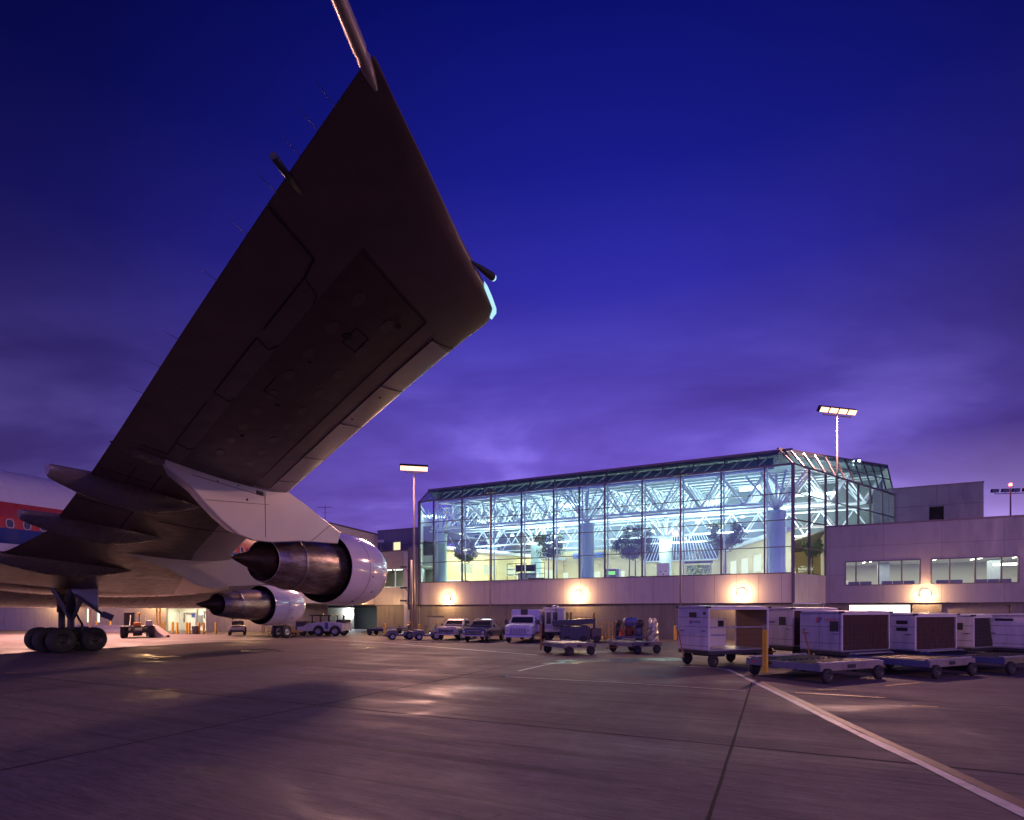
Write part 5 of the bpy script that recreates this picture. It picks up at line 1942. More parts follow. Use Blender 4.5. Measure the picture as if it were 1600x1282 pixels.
def box_truck(label, loc, rz):
    p = mat('lavender_truck_paint', (.42, .41, .62), .3, 0, .06, 1.5, dirt=.2, coat=.3)
    t = thing('box_truck', label, 'truck', loc, rz)
    MB().box(-3.0, .45, -1.0, 1.0, .62, 2.2).build('cargo_box', p, t, bevel=.09)
    MB().box(.46, .50, -.32, .18, 1.78, 2.22).build('refrigerator_unit', DARK, t, bevel=.02)
    MB().box(-2.9, 2.2, -.45, .45, .45, .62).build('chassis', DARK, t)
    c = MB()
    rings = [[(.5, -y, z), (x1, -y, z), (x1, y, z), (.5, y, z)] for z, x1, y in ((.62, 1.55, .90), (1.28, 1.52, .90), (1.44, 1.40, .86), (1.70, 1.22, .79), (1.79, 1.1, .70), (1.83, 1.0, .5))]
    c.loft(rings, smooth=False)
    cab = c.build('cab', p, t, bevel=.05)
    MB().add([(1.545, -.76, 1.31), (1.545, .76, 1.31), (1.255, .70, 1.69), (1.255, -.70, 1.69)], [(0, 1, 2, 3)]).build('windscreen', AUTOGLASS, cab, fix=False)
    for s in (-1, 1):
        MB().add([(1.36, s * .912, 1.27), (.72, s * .912, 1.27), (.72, s * .805, 1.68), (1.15, s * .805, 1.68)], [(0, 1, 2, 3)]).build('side_window', AUTOGLASS, cab, fix=False)
        m_ = MB().box(1.35, 1.42, s * 1.0, s * 1.22, 1.18, 1.5)
        m_.tube((1.38, s * .84, 1.2), (1.38, s * 1.1, 1.3), .015, 6)
        m_.build('mirror', DARK, t)
    h = MB()
    h.loft([[(1.5, -y, .62), (1.5, -y, z), (1.5, -y * .5, z + .09), (1.5, y * .5, z + .09), (1.5, y, z), (1.5, y, .62)] if False else [(x, -y, .55), (x, -y, z), (x, -y * .62, z + .08), (x, y * .62, z + .08), (x, y, z), (x, y, .55)] for x, y, z in ((1.5, .92, 1.20), (2.2, .92, 1.17), (2.52, .91, 1.10), (2.62, .87, 1.0))], smooth=False)
    h.build('bonnet', p, t, bevel=.03)
    g = MB().box(2.615, 2.645, -.56, .56, .62, .97).build('grille', mat('grille_dark_blue', (.10, .10, .2), .4), t)
    gb = MB()
    for i in range(5):
        gb.box(2.645, 2.66, -.54, .54, .64 + .075 * i, .66 + .075 * i)
    for i in range(7):
        gb.box(2.645, 2.66, -.54 + .18 * i - .01, -.54 + .18 * i + .01, .63, .96)
    gb.build('grille_bars', p, g, fix=False)
    for s in (-1, 1):
        MB().lathe((2.62, s * .72, .84), (1, 0, 0), [(0, .09), (.03, .085), (.045, .05), (.05, .001)], 18).build('headlight', LENS, t)
    MB().box(2.62, 2.74, -.92, .92, .36, .52).build('bumper', p, t, bevel=.03)
    for x in (-2.0, 1.95):
        for s in (-1, 1):
            wheel(t, (x, s * .80, .36), (0, 1, 0), .36, .24, GALV)
    return t


bx_, by_ = ground_at(823, 1001.8)
box_truck('lavender box truck with a rounded bonnet, right of the pickups', (bx_, by_, 0), R(-104))


def tractor(label, loc, rz, paint, beacon=True, group='baggage tractors', s=1.0):
    t = thing('baggage_tractor', label, 'baggage tractor', loc, rz, group)
    b = MB()
    b.prism([(-.85, .26), (-.85, .62), (-.2, .62), (-.15, .42), (.25, .42), (.32, .72), (1.0, .66), (1.06, .30)], -.52, .52)
    b.build('body', paint, t, bevel=.04)
    MB().box(.36, .96, -.46, .46, .70, .76).build('bonnet', paint, t, bevel=.03)
    MB().box(1.04, 1.14, -.50, .50, .24, .42).build('bumper', DARK, t, bevel=.02)
    MB().box(-1.0, -.85, -.3, .3, .3, .42).build('hitch', DARK, t, bevel=.02)
    st = MB().box(-.50, -.12, -.42, .42, .62, .72)
    st.box(-.56, -.47, -.42, .42, .70, 1.05)
    st.build('seat', BLACK, t, bevel=.03)
    w_ = MB().tube((.30, .18, .7), (.12, .18, .98), .02, 6)
    for k in range(10):
        a, c = 2 * PI * k / 10, 2 * PI * (k + 1) / 10
        w_.tube((.10 + .05 * math.sin(a), .18 + .16 * math.cos(a), .99 + .1 * math.sin(a)), (.10 + .05 * math.sin(c), .18 + .16 * math.cos(c), .99 + .1 * math.sin(c)), .014, 5)
    w_.build('steering_wheel', BLACK, t, fix=False)
    if beacon:
        MB().tube((-.72, -.36, .62), (-.72, -.36, 1.15), .02, 6).build('beacon_post', DARK, t)
        MB().lathe((-.72, -.36, 1.15), (0, 0, 1), [(0, .02), (0, .08), (.1, .08), (.13, .03), (.135, .001)], 12).build('beacon', YELLOW, t)
    for y in (-.34, .34):
        MB().lathe((1.05, y, .56), (1, 0, 0), [(0, .075), (.03, .07), (.04, .001)], 14).build('headlight', LENS, t)
    for x, r in ((-.58, .30), (.66, .25)):
        for sgn in (-1, 1):
            wheel(t, (x, sgn * .50, r), (0, 1, 0), r, .18, PALE)
    if s != 1:
        t.scale = (s, s, s)
    return t


tr = tractor('dark blue open baggage tractor, the left of the two below the flood mast', (*ground_at(626, 999.5), 0), R(200), NAVY)
again(tr, 'dark blue open baggage tractor, the right of the two, next to the cream pickup', (*ground_at(668, 1000.2), 0), R(196))
tractor('off-white baggage tractor facing the viewer, between the bollards and the steps', (*ground_at(371, 992.5), 0), R(-66), mat('off_white_paint', (.42, .40, .34), .4, 0, .1, 2, dirt=.4), s=1.15, group=None)


def push_tug():
    x, y = ground_at(508, 993.6)
    t = thing('pushback_tug', 'white four-wheeled pushback tug with a dark canopy, by the nose wheels', 'tug', (x, y, 0), R(174))
    b = MB()
    def arch(cx, r, n=9):
        return [(cx - r * math.cos(PI * i / n), .42 + r * math.sin(PI * i / n)) for i in range(n + 1)]
    poly = [(2.0, .40), (2.0, .78), (1.45, .82), (1.1, 1.05), (.2, 1.18), (-1.1, 1.2), (-1.9, 1.1), (-1.95, .40)] + arch(-1.3, .50) + arch(.15, .50)
    for s in (-1, 1):
        b.prism(poly, s * 1.0, s * .72)
    b.box(-1.9, 1.9, -.72, .72, .45, 1.05)
    b.build('body', mat('tug_white_paint', (.50, .49, .50), .4, 0, .1, 2, dirt=.5), t, bevel=.03)
    MB().box(1.3, 2.15, -.95, .95, .52, 1.22).build('ballast_box', mat('tug_brown_box', (.07, .05, .06), .6), t, bevel=.03)
    c = MB()
    for x0 in (-.75, .05, .75):
        for s in (-1, 1):
            c.box(x0 - .04, x0 + .04, s * .78, s * .84, 1.1, 1.68)
    c.build('canopy_posts', DARK, t, fix=False)
    MB().box(-.9, .95, -.9, .9, 1.68, 1.76).build('canopy', DARK, t, bevel=.03)
    MB().box(-.45, -.72, .985, 1.012, .62, 1.12).build('blue_door_panel', BLUE, t)
    for s in (-1, 1):
        MB().box(-.44, -.74, s * .985, s * 1.014, .60, 1.14).build('door', mat('tug_door_blue', (.05, .08, .2), .4), t)
    MB().lathe((.2, 0, 1.76), (0, 0, 1), [(0, .09), (.12, .09), (.16, .02)], 12).build('beacon', YELLOW, t)
    a = MB().tube((-1.5, -.3, 1.1), (-1.5, -.3, 1.75), .09, 10, .07)
    a.build('exhaust_stack', DARK, t)
    MB().box(-1.95, -1.3, -.8, .8, 1.16, 1.36).build('engine_cover', DARK, t, bevel=.03)
    for x0 in (-1.3, .15):
        for s in (-1, 1):
            wheel(t, (x0, s * .86, .42), (0, 1, 0), .42, .28, GALV)
    for s in (-1, 1):
        wheel(t, (1.6, s * .78, .28), (0, 1, 0), .28, .22, DARK)
    return t


push_tug()
x, y = ground_at(458, 995)
t = thing('tow_bar', 'yellow two-wheeled aircraft tow bar between the nose wheels and the tug', 'tow bar', (x, y, 0), R(-4))
a = MB().tube((-.9, 0, .42), (.8, 0, .42), .06, 10)
a.build('bar', YELLOW, t)
MB().box(-1.0, -.75, -.15, .15, .32, .58).build('towing_head', YELLOW, t, bevel=.02)
MB().box(-.25, .1, -.05, .05, .42, .78).build('hydraulic_box', YELLOW, t, bevel=.02)
for s in (-1, 1):
    wheel(t, (0, .22 * s, .16), (0, 1, 0), .16, .1, YELLOW)


def loader():
    x, y = spot_at(893, 37.6)
    t = thing('cargo_loader', 'blue cargo loader with a raised platform and a lit white cab, under a wall lamp', 'loader', (x, y, 0), R(-6))
    nb = mat('loader_blue_paint', (.028, .03, .065), .4, 0, .2, 3, dirt=.35)
    MB().box(-.75, 1.25, -.7, .8, .12, 1.05).build('body', nb, t, bevel=.03)
    MB().box(1.3, 2.0, -.5, .7, .15, .95).build('engine_bay', mat('loader_brown_paint', (.09, .06, .06), .5, 0, .3, 4), t, bevel=.05)
    MB().bar((-1.3, 0, 1.28), (1.5, 0, 1.42), 1.3, .34).build('platform', nb, t, bevel=.02)
    d = MB()
    for i in range(12):
        xx = -1.15 + 2.5 * i / 11
        d.tube((xx, -.55, 1.49 + .05 * (xx + 1.15) / 2.5), (xx, .55, 1.49 + .05 * (xx + 1.15) / 2.5), .035, 6)
    d.build('roller_deck', STEEL, t, fix=False)['kind'] = 'stuff'
    s_ = MB()
    s_.bar((-.6, -.66, 1.05), (1.1, -.66, 1.3), .06, .10)
    s_.bar((-.6, -.66, 1.3), (1.1, -.66, 1.06), .06, .10)
    s_.build('scissor_lift', DARK, t)
    MB().box(-.95, -.55, -.1, .5, 1.46, 2.3).build('control_cabinet', PALE, t, bevel=.02)
    MB().tube((-1.05, -.1, 1.4), (-1.05, -.1, 2.45), .03, 6).build('handrail_post', DARK, t)
    for xx in (-.28, -.04):
        MB().tube((xx, .1, 1.46), (xx, .1, 2.02), .09, 10).build('yellow_post', mat('olive_yellow_paint', (.35, .28, .05), .5), t)
    MB().box(1.45, 1.6, -.2, -.05, .3, 1.95).build('mast_beam', DARK, t)
    MB().box(1.52, 1.62, -.22, -.03, 1.65, 2.0).build('yellow_cap', YELLOW, t)
    r = MB()
    for xx in (.4, .9, 1.4):
        r.tube((xx, .5, 1.45), (xx, .5, 1.66), .02, 6)
    r.tube((.1, .5, 1.64), (1.45, .5, 1.68), .022, 6)
    r.build('handrail', YELLOW, t, fix=False)
    for xx in (-.3, .8, 1.7):
        for s in (-1, 1):
            wheel(t, (xx, s * .72 if s < 0 else .85, .22), (0, 1, 0), .22, .16, DARK)
    return t


loader()
x, y = spot_at(866, 39.3)
t = thing('service_cab', 'small white service van cab with two lit windows, between box truck and loader', 'van', (x, y, 0), R(-8))
WV = mat('service_white_paint', (.80, .74, .62), .35, 0, .06, 2, dirt=.2)
b = MB().box(-.62, .75, -.8, .9, .62, 2.22)
b.build('body', WV, t, bevel=.05)
MB().box(-.72, .82, -.9, .95, 2.22, 2.34).build('roof', WV, t, bevel=.04)
MB().box(-.8, 1.1, -.6, .7, .38, .62).build('chassis', DARK, t)
for a0, a1 in ((-.5, -.18), (-.05, .30), (.42, .66)):
    MB().box(a0, a1, -.815, -.80, 1.2, 2.0).build('window', AUTOGLASS, t)
MB().box(-.05, .30, -.82, -.8, .75, 1.15).build('door_panel', PALE, t)
MB().lathe((.1, -.2, 2.34), (0, 0, 1), [(0, .2), (.1, .2), (.2, .05)], 14).build('beacon', LENS, t)
MB().box(-.55, -.15, -.2, .2, 2.34, 2.48).build('roof_box', DARK, t)
for xx in (-.35, .7):
    for s in (-1, 1):
        wheel(t, (xx, s * .7, .3), (0, 1, 0), .3, .2, DARK)

# yellow rail stand
x, y = spot_at(949, 39.0)
t = thing('rail_stand', 'yellow tubular rail stand against the wall between the loader and the luggage cart', 'rail stand', (x, y, 0), R(-10))
a = MB()
for xx in (-.36, -.12, .12, .36):
    a.tube((xx, 0, .05), (xx, 0, 1.28), .022, 6)
for zz in (.3, .8, 1.26):
    a.tube((-.36, 0, zz), (.36, 0, zz), .022, 6)
a.tube((-.36, 0, .3), (-.36, -.5, .1), .022, 6)
a.tube((.36, 0, .3), (.36, -.5, .1), .022, 6)
a.build('rails', YELLOW, t, fix=False)
MB().box(-.42, .0, -.1, .1, .08, .2).build('base_plate', YELLOW, t)

# open luggage cart loaded with bags and a silver bundle
x, y = spot_at(960, 37.4)
t = thing('luggage_cart', 'open-sided luggage cart heaped with dark bags against the wall', 'luggage cart', (x, y, 0), R(-6))
MB().box(0, 1.95, -.5, .5, .28, .42).build('deck', NAVY, t, bevel=.01)
a = MB()
for xx in (.02, .62, 1.28, 1.93):
    for yy in (-.48, .48):
        a.box(xx - .025, xx + .025, yy - .025, yy + .025, .42, 1.35)
for yy in (-.48, .48):
    a.box(0, 1.95, yy - .02, yy + .02, 1.32, 1.36)
    a.box(0, 1.95, yy - .02, yy + .02, .85, .88)
a.build('frame', mat('cart_frame_brown', (.16, .09, .04), .5, .2), t)
for xx in (.3, 1.65):
    for s in (-1, 1):
        wheel(t, (xx, s * .42, .18), (0, 1, 0), .18, .12, DARK)


def bag(label, cat, x, y, z, sx, sy, sz, m, rz, grp='bags heaped on the luggage cart', name='travel_bag'):
    t = thing(name, label, cat, (x, y, z), rz, grp)
    mb = MB()
    rings = []
    for k, r in ((0, .86), (.08, 1.0), (.5, 1.03), (.88, .98), (1.0, .8)):
        ring = []
        for i in range(20):
            a = 2 * PI * i / 20
            c, s = math.cos(a), math.sin(a)
            ring.append((sx / 2 * r * math.copysign(abs(c) ** .45, c), sy / 2 * r * math.copysign(abs(s) ** .45, s), sz * k))
        rings.append(ring)
    mb.loft(rings)
    mb.build('shell', m, t)
    MB().box(-.09, .09, -.015, .015, sz, sz + .05).build('handle', BLACK, t, bevel=.01)
    return t


CL = Vector((x, y, 0))
ex, ey = Vector((math.cos(R(-6)), math.sin(R(-6)), 0)), Vector((math.sin(R(6)), math.cos(R(6)), 0))
for lab, dx_, z, sx, sy, sz, m_ in (
        ('black upright bag at the left end of the luggage cart', .22, .42, .36, .5, .7, BLACK),
        ('dark red suitcase standing in the middle of the luggage cart', .95, .42, .5, .6, .66, mat('dark_red_fabric', (.12, .02, .02), .7)),
        ('navy suitcase at the right end of the luggage cart', 1.55, .42, .55, .6, .6, NAVY),
        ('large blue holdall lying on top of the heap', 1.1, 1.10, .95, .6, .55, mat('blue_tarp', (.06, .08, .26), .5)),
        ('small black case on top of the heap at its right end', 1.68, 1.03, .5, .5, .45, BLACK),
        ('small dark bag on top of the heap at its left end', .3, 1.13, .35, .4, .3, DARK)):
    p = CL + ex * dx_
    bag(lab, 'bag', p.x, p.y, z, sx, sy, sz, m_, R(-6 + random.uniform(-6, 6)))
p = CL + ex * .42 - ey * .3
t = thing('traffic_cone', 'orange-red traffic cone standing on the luggage cart', 'cone', (p.x, p.y, .42), 0)
MB().lathe((0, 0, .03), (0, 0, 1), [(0, .15), (.02, .14), (.55, .03), (.56, .001)], 16).build('cone', RED, t)
MB().box(-.18, .18, -.18, .18, 0, .03).build('base', RED, t)
# silver wrapped bundle beside the cart
p = CL + ex * 2.55
t = thing('wrapped_bundle', 'crumpled shiny foil-wrapped bundle standing right of the luggage cart', 'bundle', (p.x, p.y, 0), .3)
mb = MB()
rings = []
for k in range(9):
    z = 1.62 * k / 8
    r0 = .44 * (1 - .5 * (k / 8) ** 2)
    rings.append([(r0 * (1 + random.uniform(-.22, .22)) * math.cos(2 * PI * i / 14), .8 * r0 * (1 + random.uniform(-.22, .22)) * math.sin(2 * PI * i / 14), z) for i in range(14)])
mb.loft(rings, smooth=False)
mb.build('foil', mat('crumpled_foil', (.38, .35, .28), .35, .6, .1, 3), t)

# vans and equipment far left
def van(label, loc, rz, s=1.0):
    t = thing('van', label, 'van', loc, rz, 'vans parked beyond the main gear')
    p = mat('van_white_paint', (.62, .58, .52), .3, 0, .05, 1, coat=.4)
    MB().prism([(2.1, .3), (2.12, .72), (1.35, .95), (.75, 1.5), (.6, 1.62), (-2.1, 1.64), (-2.2, .9), (-2.2, .3)], -.8, .8).build('body', p, t, bevel=.06)
    for sg in (-1, 1):
        for a0, a1 in ((-.5, .52), (-1.25, -.6), (-2.0, -1.35)):
            MB().add([(a0, sg * .806, .98), (a1 + (.3 if a1 > .5 else 0), sg * .806, .98), (a1, sg * .806, 1.45), (a0, sg * .806, 1.45)], [(0, 1, 2, 3)]).build('side_window', AUTOGLASS, t, fix=False)
    MB().add([(1.32, -.68, 1.0), (1.32, .68, 1.0), (.79, .62, 1.5), (.79, -.62, 1.5)], [(0, 1, 2, 3)]).build('windscreen', AUTOGLASS, t, fix=False)
    MB().box(2.1, 2.2, -.78, .78, .28, .44).build('bumper', DARK, t, bevel=.02)
    for y_ in (-.6, .6):
        MB().box(2.08, 2.135, y_ - .12, y_ + .12, .52, .66).build('headlight', LENS, t)
    for x_ in (-1.4, 1.35):
        for sg in (-1, 1):
            wheel(t, (x_, sg * .72, .32), (0, 1, 0), .32, .2, GALV)
    t.scale = (s, s, s)
    return t


v = van('white van parked beyond the main gear, the left of two', (*ground_at(48, 984.0), 0), R(-140), .92)
again(v, 'white van parked beyond the main gear, the right of two', (*ground_at(84, 983.6), 0), R(-132), (.92, .92, .92))
x, y = ground_at(19, 984)
t = thing('ground_power_unit', 'pale grey ground equipment cabin with a dark opening, far left beyond the gear', 'ground unit', (x, y, 0), R(10))
MB().box(-.8, .8, -.7, .7, .35, 2.1).build('cabinet', PALE, t, bevel=.03)
MB().box(-.2, .45, -.72, -.69, 1.0, 1.6).build('opening', BLACK, t)
MB().box(-.7, -.3, -.72, -.69, .5, 1.9).build('service_panel', WHITE, t)
MB().box(-.5, .3, -.3, .3, 2.1, 2.3).build('roof_vent', GALV, t)
for xx in (-.5, .5):
    for s in (-1, 1):
        wheel(t, (xx, s * .6, .22), (0, 1, 0), .22, .15, DARK)

# axle-and-frame vehicle seen from behind
x, y = ground_at(215, 997.0)
t = thing('tow_vehicle', 'bare chassis vehicle seen from behind with an orange box, beyond the main gear', 'vehicle', (x, y, 0), R(121))
for s in (-1, 1):
    wheel(t, (0, s * .92, .48), (0, 1, 0), .48, .36, DARK)
    wheel(t, (2.2, s * .92, .48), (0, 1, 0), .48, .34, DARK)
a = MB().box(-.12, .12, -.8, .8, .38, .58)
a.box(-.3, 2.6, -.45, -.3, .55, .72)
a.box(-.3, 2.6, .3, .45, .55, .72)
a.tube((.1, -.3, .3), (.1, .3, .3), .16, 12)
a.build('axle_frame', DARK, t)
MB().box(-.35, 2.8, -1.1, 1.1, .80, .93).build('deck', DARK, t, bevel=.02)
MB().box(-.2, .3, -.22, .28, .93, 1.2).build('orange_box', mat('orange_box_paint', (.55, .18, .02), .5), t, bevel=.02)
MB().box(-.1, .3, -.95, -.5, .93, 1.35).build('crate', PALE, t, bevel=.02)
MB().tube((.2, -.1, 1.2), (.2, -.1, 1.8), .03, 6).build('beacon_post', DARK, t)
MB().lathe((.2, -.1, 1.75), (0, 0, 1), [(0, .1), (.2, .1), (.25, .03)], 12).build('beacon', YELLOW, t)
for s in (-1, 1):
    MB().bar((-.3, s * .5, .93), (.9, s * .5, 1.75), .05, .05).build('stay', DARK, t)
MB().box(1.6, 2.6, .3, 1.0, .93, 2.0).build('cab', DARK, t, bevel=.03)
# pinkish ramp beside it
x, y = ground_at(252, 996)
t = thing('wheel_ramp', 'pale wedge-shaped ramp on small wheels beside the bare chassis vehicle', 'ramp', (x, y, 0), 0)
MB().prism([(-.9, .08), (-.9, .95), (-.6, .95), (.55, .10), (.55, .08)], -.5, .5).build('wedge', mat('ramp_paint', (.5, .42, .40), .5, 0, .1, 2), t, bevel=.01)
wheel(t, (.75, -.3, .1), (0, 1, 0), .10, .08, DARK)
MB().box(.5, .8, -.32, -.28, .08, .14).build('axle_arm', DARK, t)
# yellow step ladder
x, y = ground_at(416, 993)
t = thing('step_ladder', 'yellow step ladder standing left of the nose wheels', 'ladder', (x, y, 0), 0)
a = MB()
for s in (-1, 1):
    a.bar((-.36, s * .25, 0), (-.08, s * .2, 1.35), .05, .05)
    a.bar((.36, s * .25, 0), (.08, s * .2, 1.35), .05, .05)
for k in range(4):
    z = .28 + .28 * k
    a.box(-.36 + .06 * k, -.2 + .06 * k, -.24, .24, z, z + .04)
a.box(-.12, .12, -.22, .22, 1.33, 1.38)
a.build('ladder', YELLOW, t, fix=False)

# bollards
bp = None
bl = [(255.5, 53, 'tall yellow bollard by the yellow post frame'), (270, 52, 'yellow bollard at the left corner of the white service bay'), (277, 50.5, 'second yellow bollard from the left in front of the white service bay'),
      (292, 51, 'short yellow bollard in front of the grey cabinet'), (296, 50, 'yellow bollard left of the grey bin'), (311, 50.5, 'yellow bollard right of the grey bin'),
      (318.5, 51, 'yellow bollard at the right corner of the white service bay'), (337.5, 50.5, 'lone yellow bollard right of the white service bay'),
      (125, 56.5, 'yellow bollard before the wide lit doorway beyond the gear'), (141, 56.5, 'yellow bollard between the two lit doorways beyond the gear'), (150, 56.5, 'yellow bollard right of the narrow lit doorway beyond the gear'), (172, 56.5, 'yellow bollard under the gear door arm'),
      (601, 45.5, 'yellow bollard before the goods opening, left of the post'), (637.7, 43.5, 'yellow bollard behind the left baggage tractor'), (655, 43.5, 'yellow bollard behind the right baggage tractor'), (1055, 38.9, 'yellow bollard beside the open baggage cart')]
for px, z, lab in bl:
    x, y = spot_at(px, z)
    if bp is None:
        bp = thing('bollard', lab, 'bollard', (x, y, 0), 0, 'yellow bollards along the terminal')
        MB().lathe((0, 0, 0), (0, 0, 1), [(0, .10), (.98, .10), (1.03, .085), (1.06, .04), (1.065, .001)], 14).build('tube', YELLOW, bp)
        MB().lathe((0, 0, 0), (0, 0, 1), [(0, .15), (.03, .15), (.035, .1)], 14).build('footing', DARK, bp)
    else:
        again(bp, lab, (x, y, 0), 0)
x, y = spot_at(305, 50.3)
t = thing('litter_bin', 'round grey litter bin between the yellow bollards', 'bin', (x, y, 0), 0)
MB().lathe((0, 0, 0), (0, 0, 1), [(0, .22), (.02, .24), (.62, .28), (.66, .29), (.66, .25), (.3, .23)], 18).build('drum', mat('bin_grey', (.14, .12, .12), .6), t)
MB().lathe((0, 0, .66), (0, 0, 1), [(0, .30), (.04, .28), (.08, .1), (.085, .001)], 18).build('lid', DARK, t)
x, y = spot_at(247.5, 53.5)
t = thing('post_frame', 'yellow ladder-like post frame at the left of the white service bay', 'post frame', (x, y, 0), 0)
a = MB()
for xx in (-.16, .16):
    a.box(xx - .05, xx + .05, -.05, .05, 0, 2.5)
for k in range(7):
    a.box(-.16, .16, -.03, .03, .3 + .33 * k, .36 + .33 * k)
a.build('frame', YELLOW, t)
# low pale barrier
x0, y0 = spot_at(120, 55.5)
x1, y1 = spot_at(193, 53.5)
t = thing('concrete_barrier', 'long low pale concrete barrier beyond the main gear', 'barrier', (x0, y0, 0), math.atan2(y1 - y0, x1 - x0))
MB().prism([(-.25, 0), (.25, 0), (.12, .3), (.09, .72), (-.09, .72), (-.12, .3)], 0, math.hypot(x1 - x0, y1 - y0), 'YZ').build('barrier_body', mat('barrier_concrete', (.42, .38, .34), .7, 0, .12, 2, dirt=.3), t, bevel=.01)

# ------------------------------------------------------------------ inside the hall
LEAF = mat('indoor_leaf', (.06, .13, .035), .5, 0, .45, 3)
BARK = mat('indoor_bark', (.07, .05, .035), .8, 0, .3, 8)


def indoor_tree(label, px, yl, zc, rad, trunks=1, seed=1):
    rnd = random.Random(seed)
    p = loc2w(lx(px, yl), yl, 4.5)
    t = thing('indoor_tree', label, 'tree', p, 0, 'potted trees behind the hall glass')
    tb = MB()
    h = zc - 4.5
    tips = []
    for k in range(trunks):
        ox = (k - (trunks - 1) / 2) * .5
        b0 = Vector((ox, 0, .35))
        b1 = Vector((ox * .7 + rnd.uniform(-.08, .08), 0, h - rad * .75))
        tb.tube(b0, b1, .055, 8, .04)
        for i in range(9):
            a = rnd.uniform(0, 2 * PI)
            q = b1 + Vector((math.cos(a) * rad * .6, math.sin(a) * rad * .6, rad * rnd.uniform(.3, 1.2)))
            m_ = b1 + (q - b1) * .5 + Vector((0, 0, -.05))
            tb.tube(b1, m_, .028, 5, .02)
            tb.tube(m_, q, .02, 5, .008)
            tips.append(m_)
            tips.append(q)
    tb.build('trunk', BARK, t, fix=False)
    cr = MB()
    cl = []
    for q in tips:
        cl.append((q, rad * rnd.uniform(.22, .36)))
    for i in range(18):
        a, e = rnd.uniform(0, 2 * PI), rnd.uniform(-.6, 1)
        cl.append((Vector((math.cos(a) * rad * .75, math.sin(a) * rad * .75, h + e * rad * .6)), rad * rnd.uniform(.18, .32)))
    for c, r in cl:
        for i in range(130):
            d = Vector((rnd.gauss(0, 1), rnd.gauss(0, 1), rnd.gauss(0, .8)))
            d = d.normalized() * r * rnd.random() ** .5
            q = c + d
            n = Vector((rnd.gauss(0, 1), rnd.gauss(0, 1), rnd.gauss(0, 1))).normalized()
            a = n.orthogonal().normalized() * rnd.uniform(.05, .085)
            b = n.cross(a).normalized() * rnd.uniform(.025, .04)
            cr.add([q - a, q + b, q + a, q - b], [(0, 1, 2, 3)])
    cr.build('crown', LEAF, t, fix=False)
    MB().lathe((0, 0, 0), (0, 0, 1), [(0, .30), (.02, .32), (.4, .40), (.42, .36), (.36, .02)], 18).build('planter', mat('planter_grey', (.2, .2, .2), .6), t)
    return t


indoor_tree('slim potted tree behind the glass near the left end of the hall', 727, 2.0, 7.55, 1.2, 1, 3)
indoor_tree('potted tree behind the glass, second from the left', 857, 2.2, 7.8, 1.45, 1, 5)
indoor_tree('widest potted tree with two trunks, in the middle of the hall glass', 988, 2.0, 7.6, 1.7, 2, 8)
indoor_tree('potted tree behind the glass, left of the right-hand column', 1134, 2.2, 7.8, 1.5, 1, 11)
indoor_tree('small potted tree behind the side glass of the hall', 1270, 6.0, 6.9, .8, 1, 13)


def inside(name, label, cat, px, yl, grp=None):
    return thing(name, label, cat, loc2w(lx(px, yl), yl, 4.5), GRID, grp)


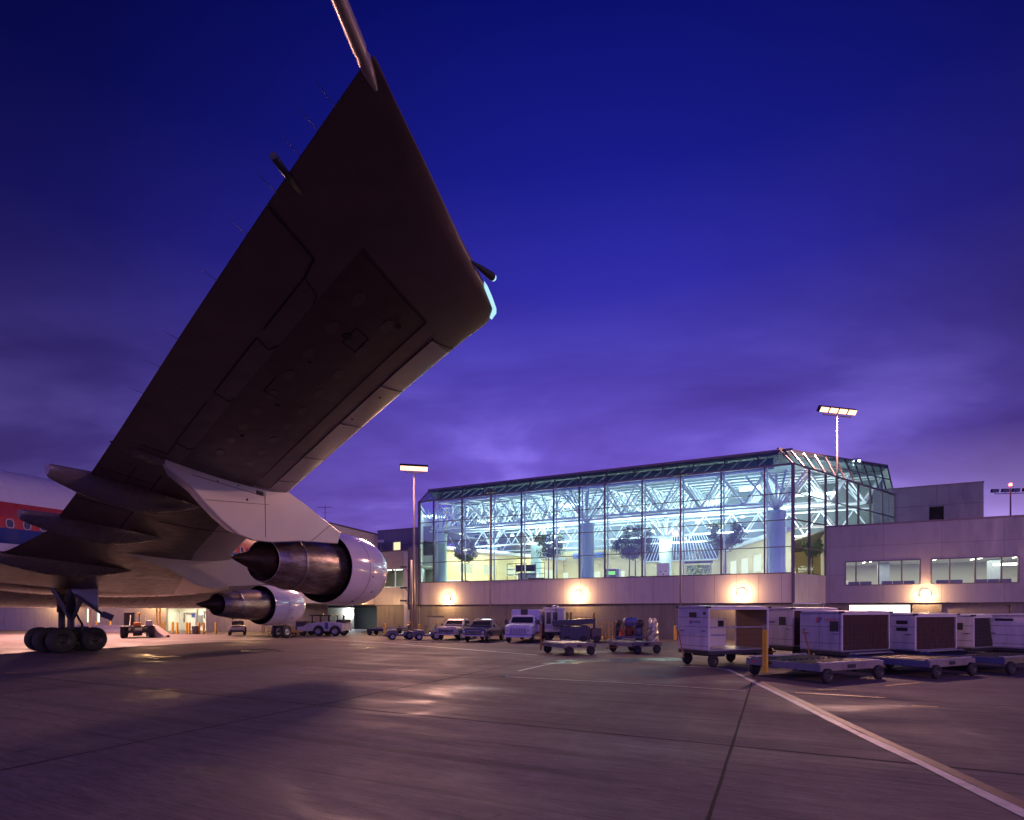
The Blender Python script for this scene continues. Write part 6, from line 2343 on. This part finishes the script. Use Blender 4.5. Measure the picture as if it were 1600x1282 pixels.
t = inside('information_desk', 'white railed stand with black top panels inside the hall, between the left trees', 'stand', 822, 3.0)
b = MB()
for x in (-1.9, -1.0, 0, .95, 1.8):
    b.tube((x, 0, 0), (x, 0, 1.9), .03, 6)
for z in (.9, 1.4, 1.9):
    b.tube((-1.9, 0, z), (1.8, 0, z), .025, 6)
    b.tube((-1.9, 0, z), (-1.9, 1.2, z), .025, 6)
b.build('railing', DARK, t, fix=False)
MB().box(-1.0, -.08, -.08, -.02, 1.15, 1.75).build('black_panel', BLACK, t)
MB().box(.05, .95, -.08, -.02, 1.15, 1.75).build('black_panel', BLACK, t)
MB().box(-.9, .9, .2, .9, 0, 1.05).build('counter', WHITE, t, bevel=.02)
t = inside('display_kiosk', 'white kiosk with a red-framed green screen inside the hall', 'kiosk', 957, 2.2)
MB().box(-.62, .62, -.2, .4, 0, 1.05).build('cabinet', WHITE, t, bevel=.03)
MB().box(-.6, .35, -.24, -.2, .42, 1.0).build('screen_frame', mat('kiosk_red_frame', (.25, .03, .04), .4), t)
MB().box(-.42, .30, -.25, -.235, .55, .86).build('screen', emit('green_screen', (.35, .85, .18), 1.2), t)
t = inside('poster_board', 'pink poster board with dark dots inside the hall', 'poster', 1036, 3.0)
MB().box(-.5, .5, 0, .05, .1, 1.45).build('board', mat('pink_poster', (.75, .42, .38), .6), t)
for dx_, dz in ((-.2, .75), (.2, .8), (.0, .55), (-.15, .3), (.2, .35)):
    MB().tube((dx_, 0, dz), (dx_, -.012, dz), .06, 12).build('dot', BLACK, t)
t = inside('flower_stall', 'green leafy stall under a dark blue awning inside the hall', 'stall', 1091, 2.8)
MB().box(-1.05, 1.05, 0, .6, 1.35, 1.5).build('awning', NAVY, t, bevel=.02)
for s in (-1, 1):
    MB().tube((s * .95, .1, 0), (s * .95, .1, 1.4), .03, 8).build('post', WHITE, t)
gr = MB()
rnd = random.Random(4)
for i in range(1100):
    q = Vector((rnd.uniform(-.92, .92), rnd.uniform(.1, .5), rnd.uniform(.1, 1.2)))
    n = Vector((rnd.gauss(0, 1), rnd.gauss(0, 1), rnd.gauss(0, 1))).normalized()
    a = n.orthogonal().normalized() * rnd.uniform(.04, .08)
    b_ = n.cross(a).normalized() * rnd.uniform(.03, .05)
    gr.add([q - a, q + b_, q + a, q - b_], [(0, 1, 2, 3)])
gr.build('leaves', mat('stall_leaf', (.16, .34, .12), .5, 0, .5, 6), t, fix=False)
t = inside('black_bench', 'low black bench behind the glass beside the second tree', 'bench', 838, 1.1)
MB().box(-.7, .7, -.2, .3, .3, .42).build('seat', BLACK, t, bevel=.02)
for s in (-1, 1):
    MB().box(s * .6 - .04, s * .6 + .04, -.15, .25, 0, .3).build('leg', DARK, t)
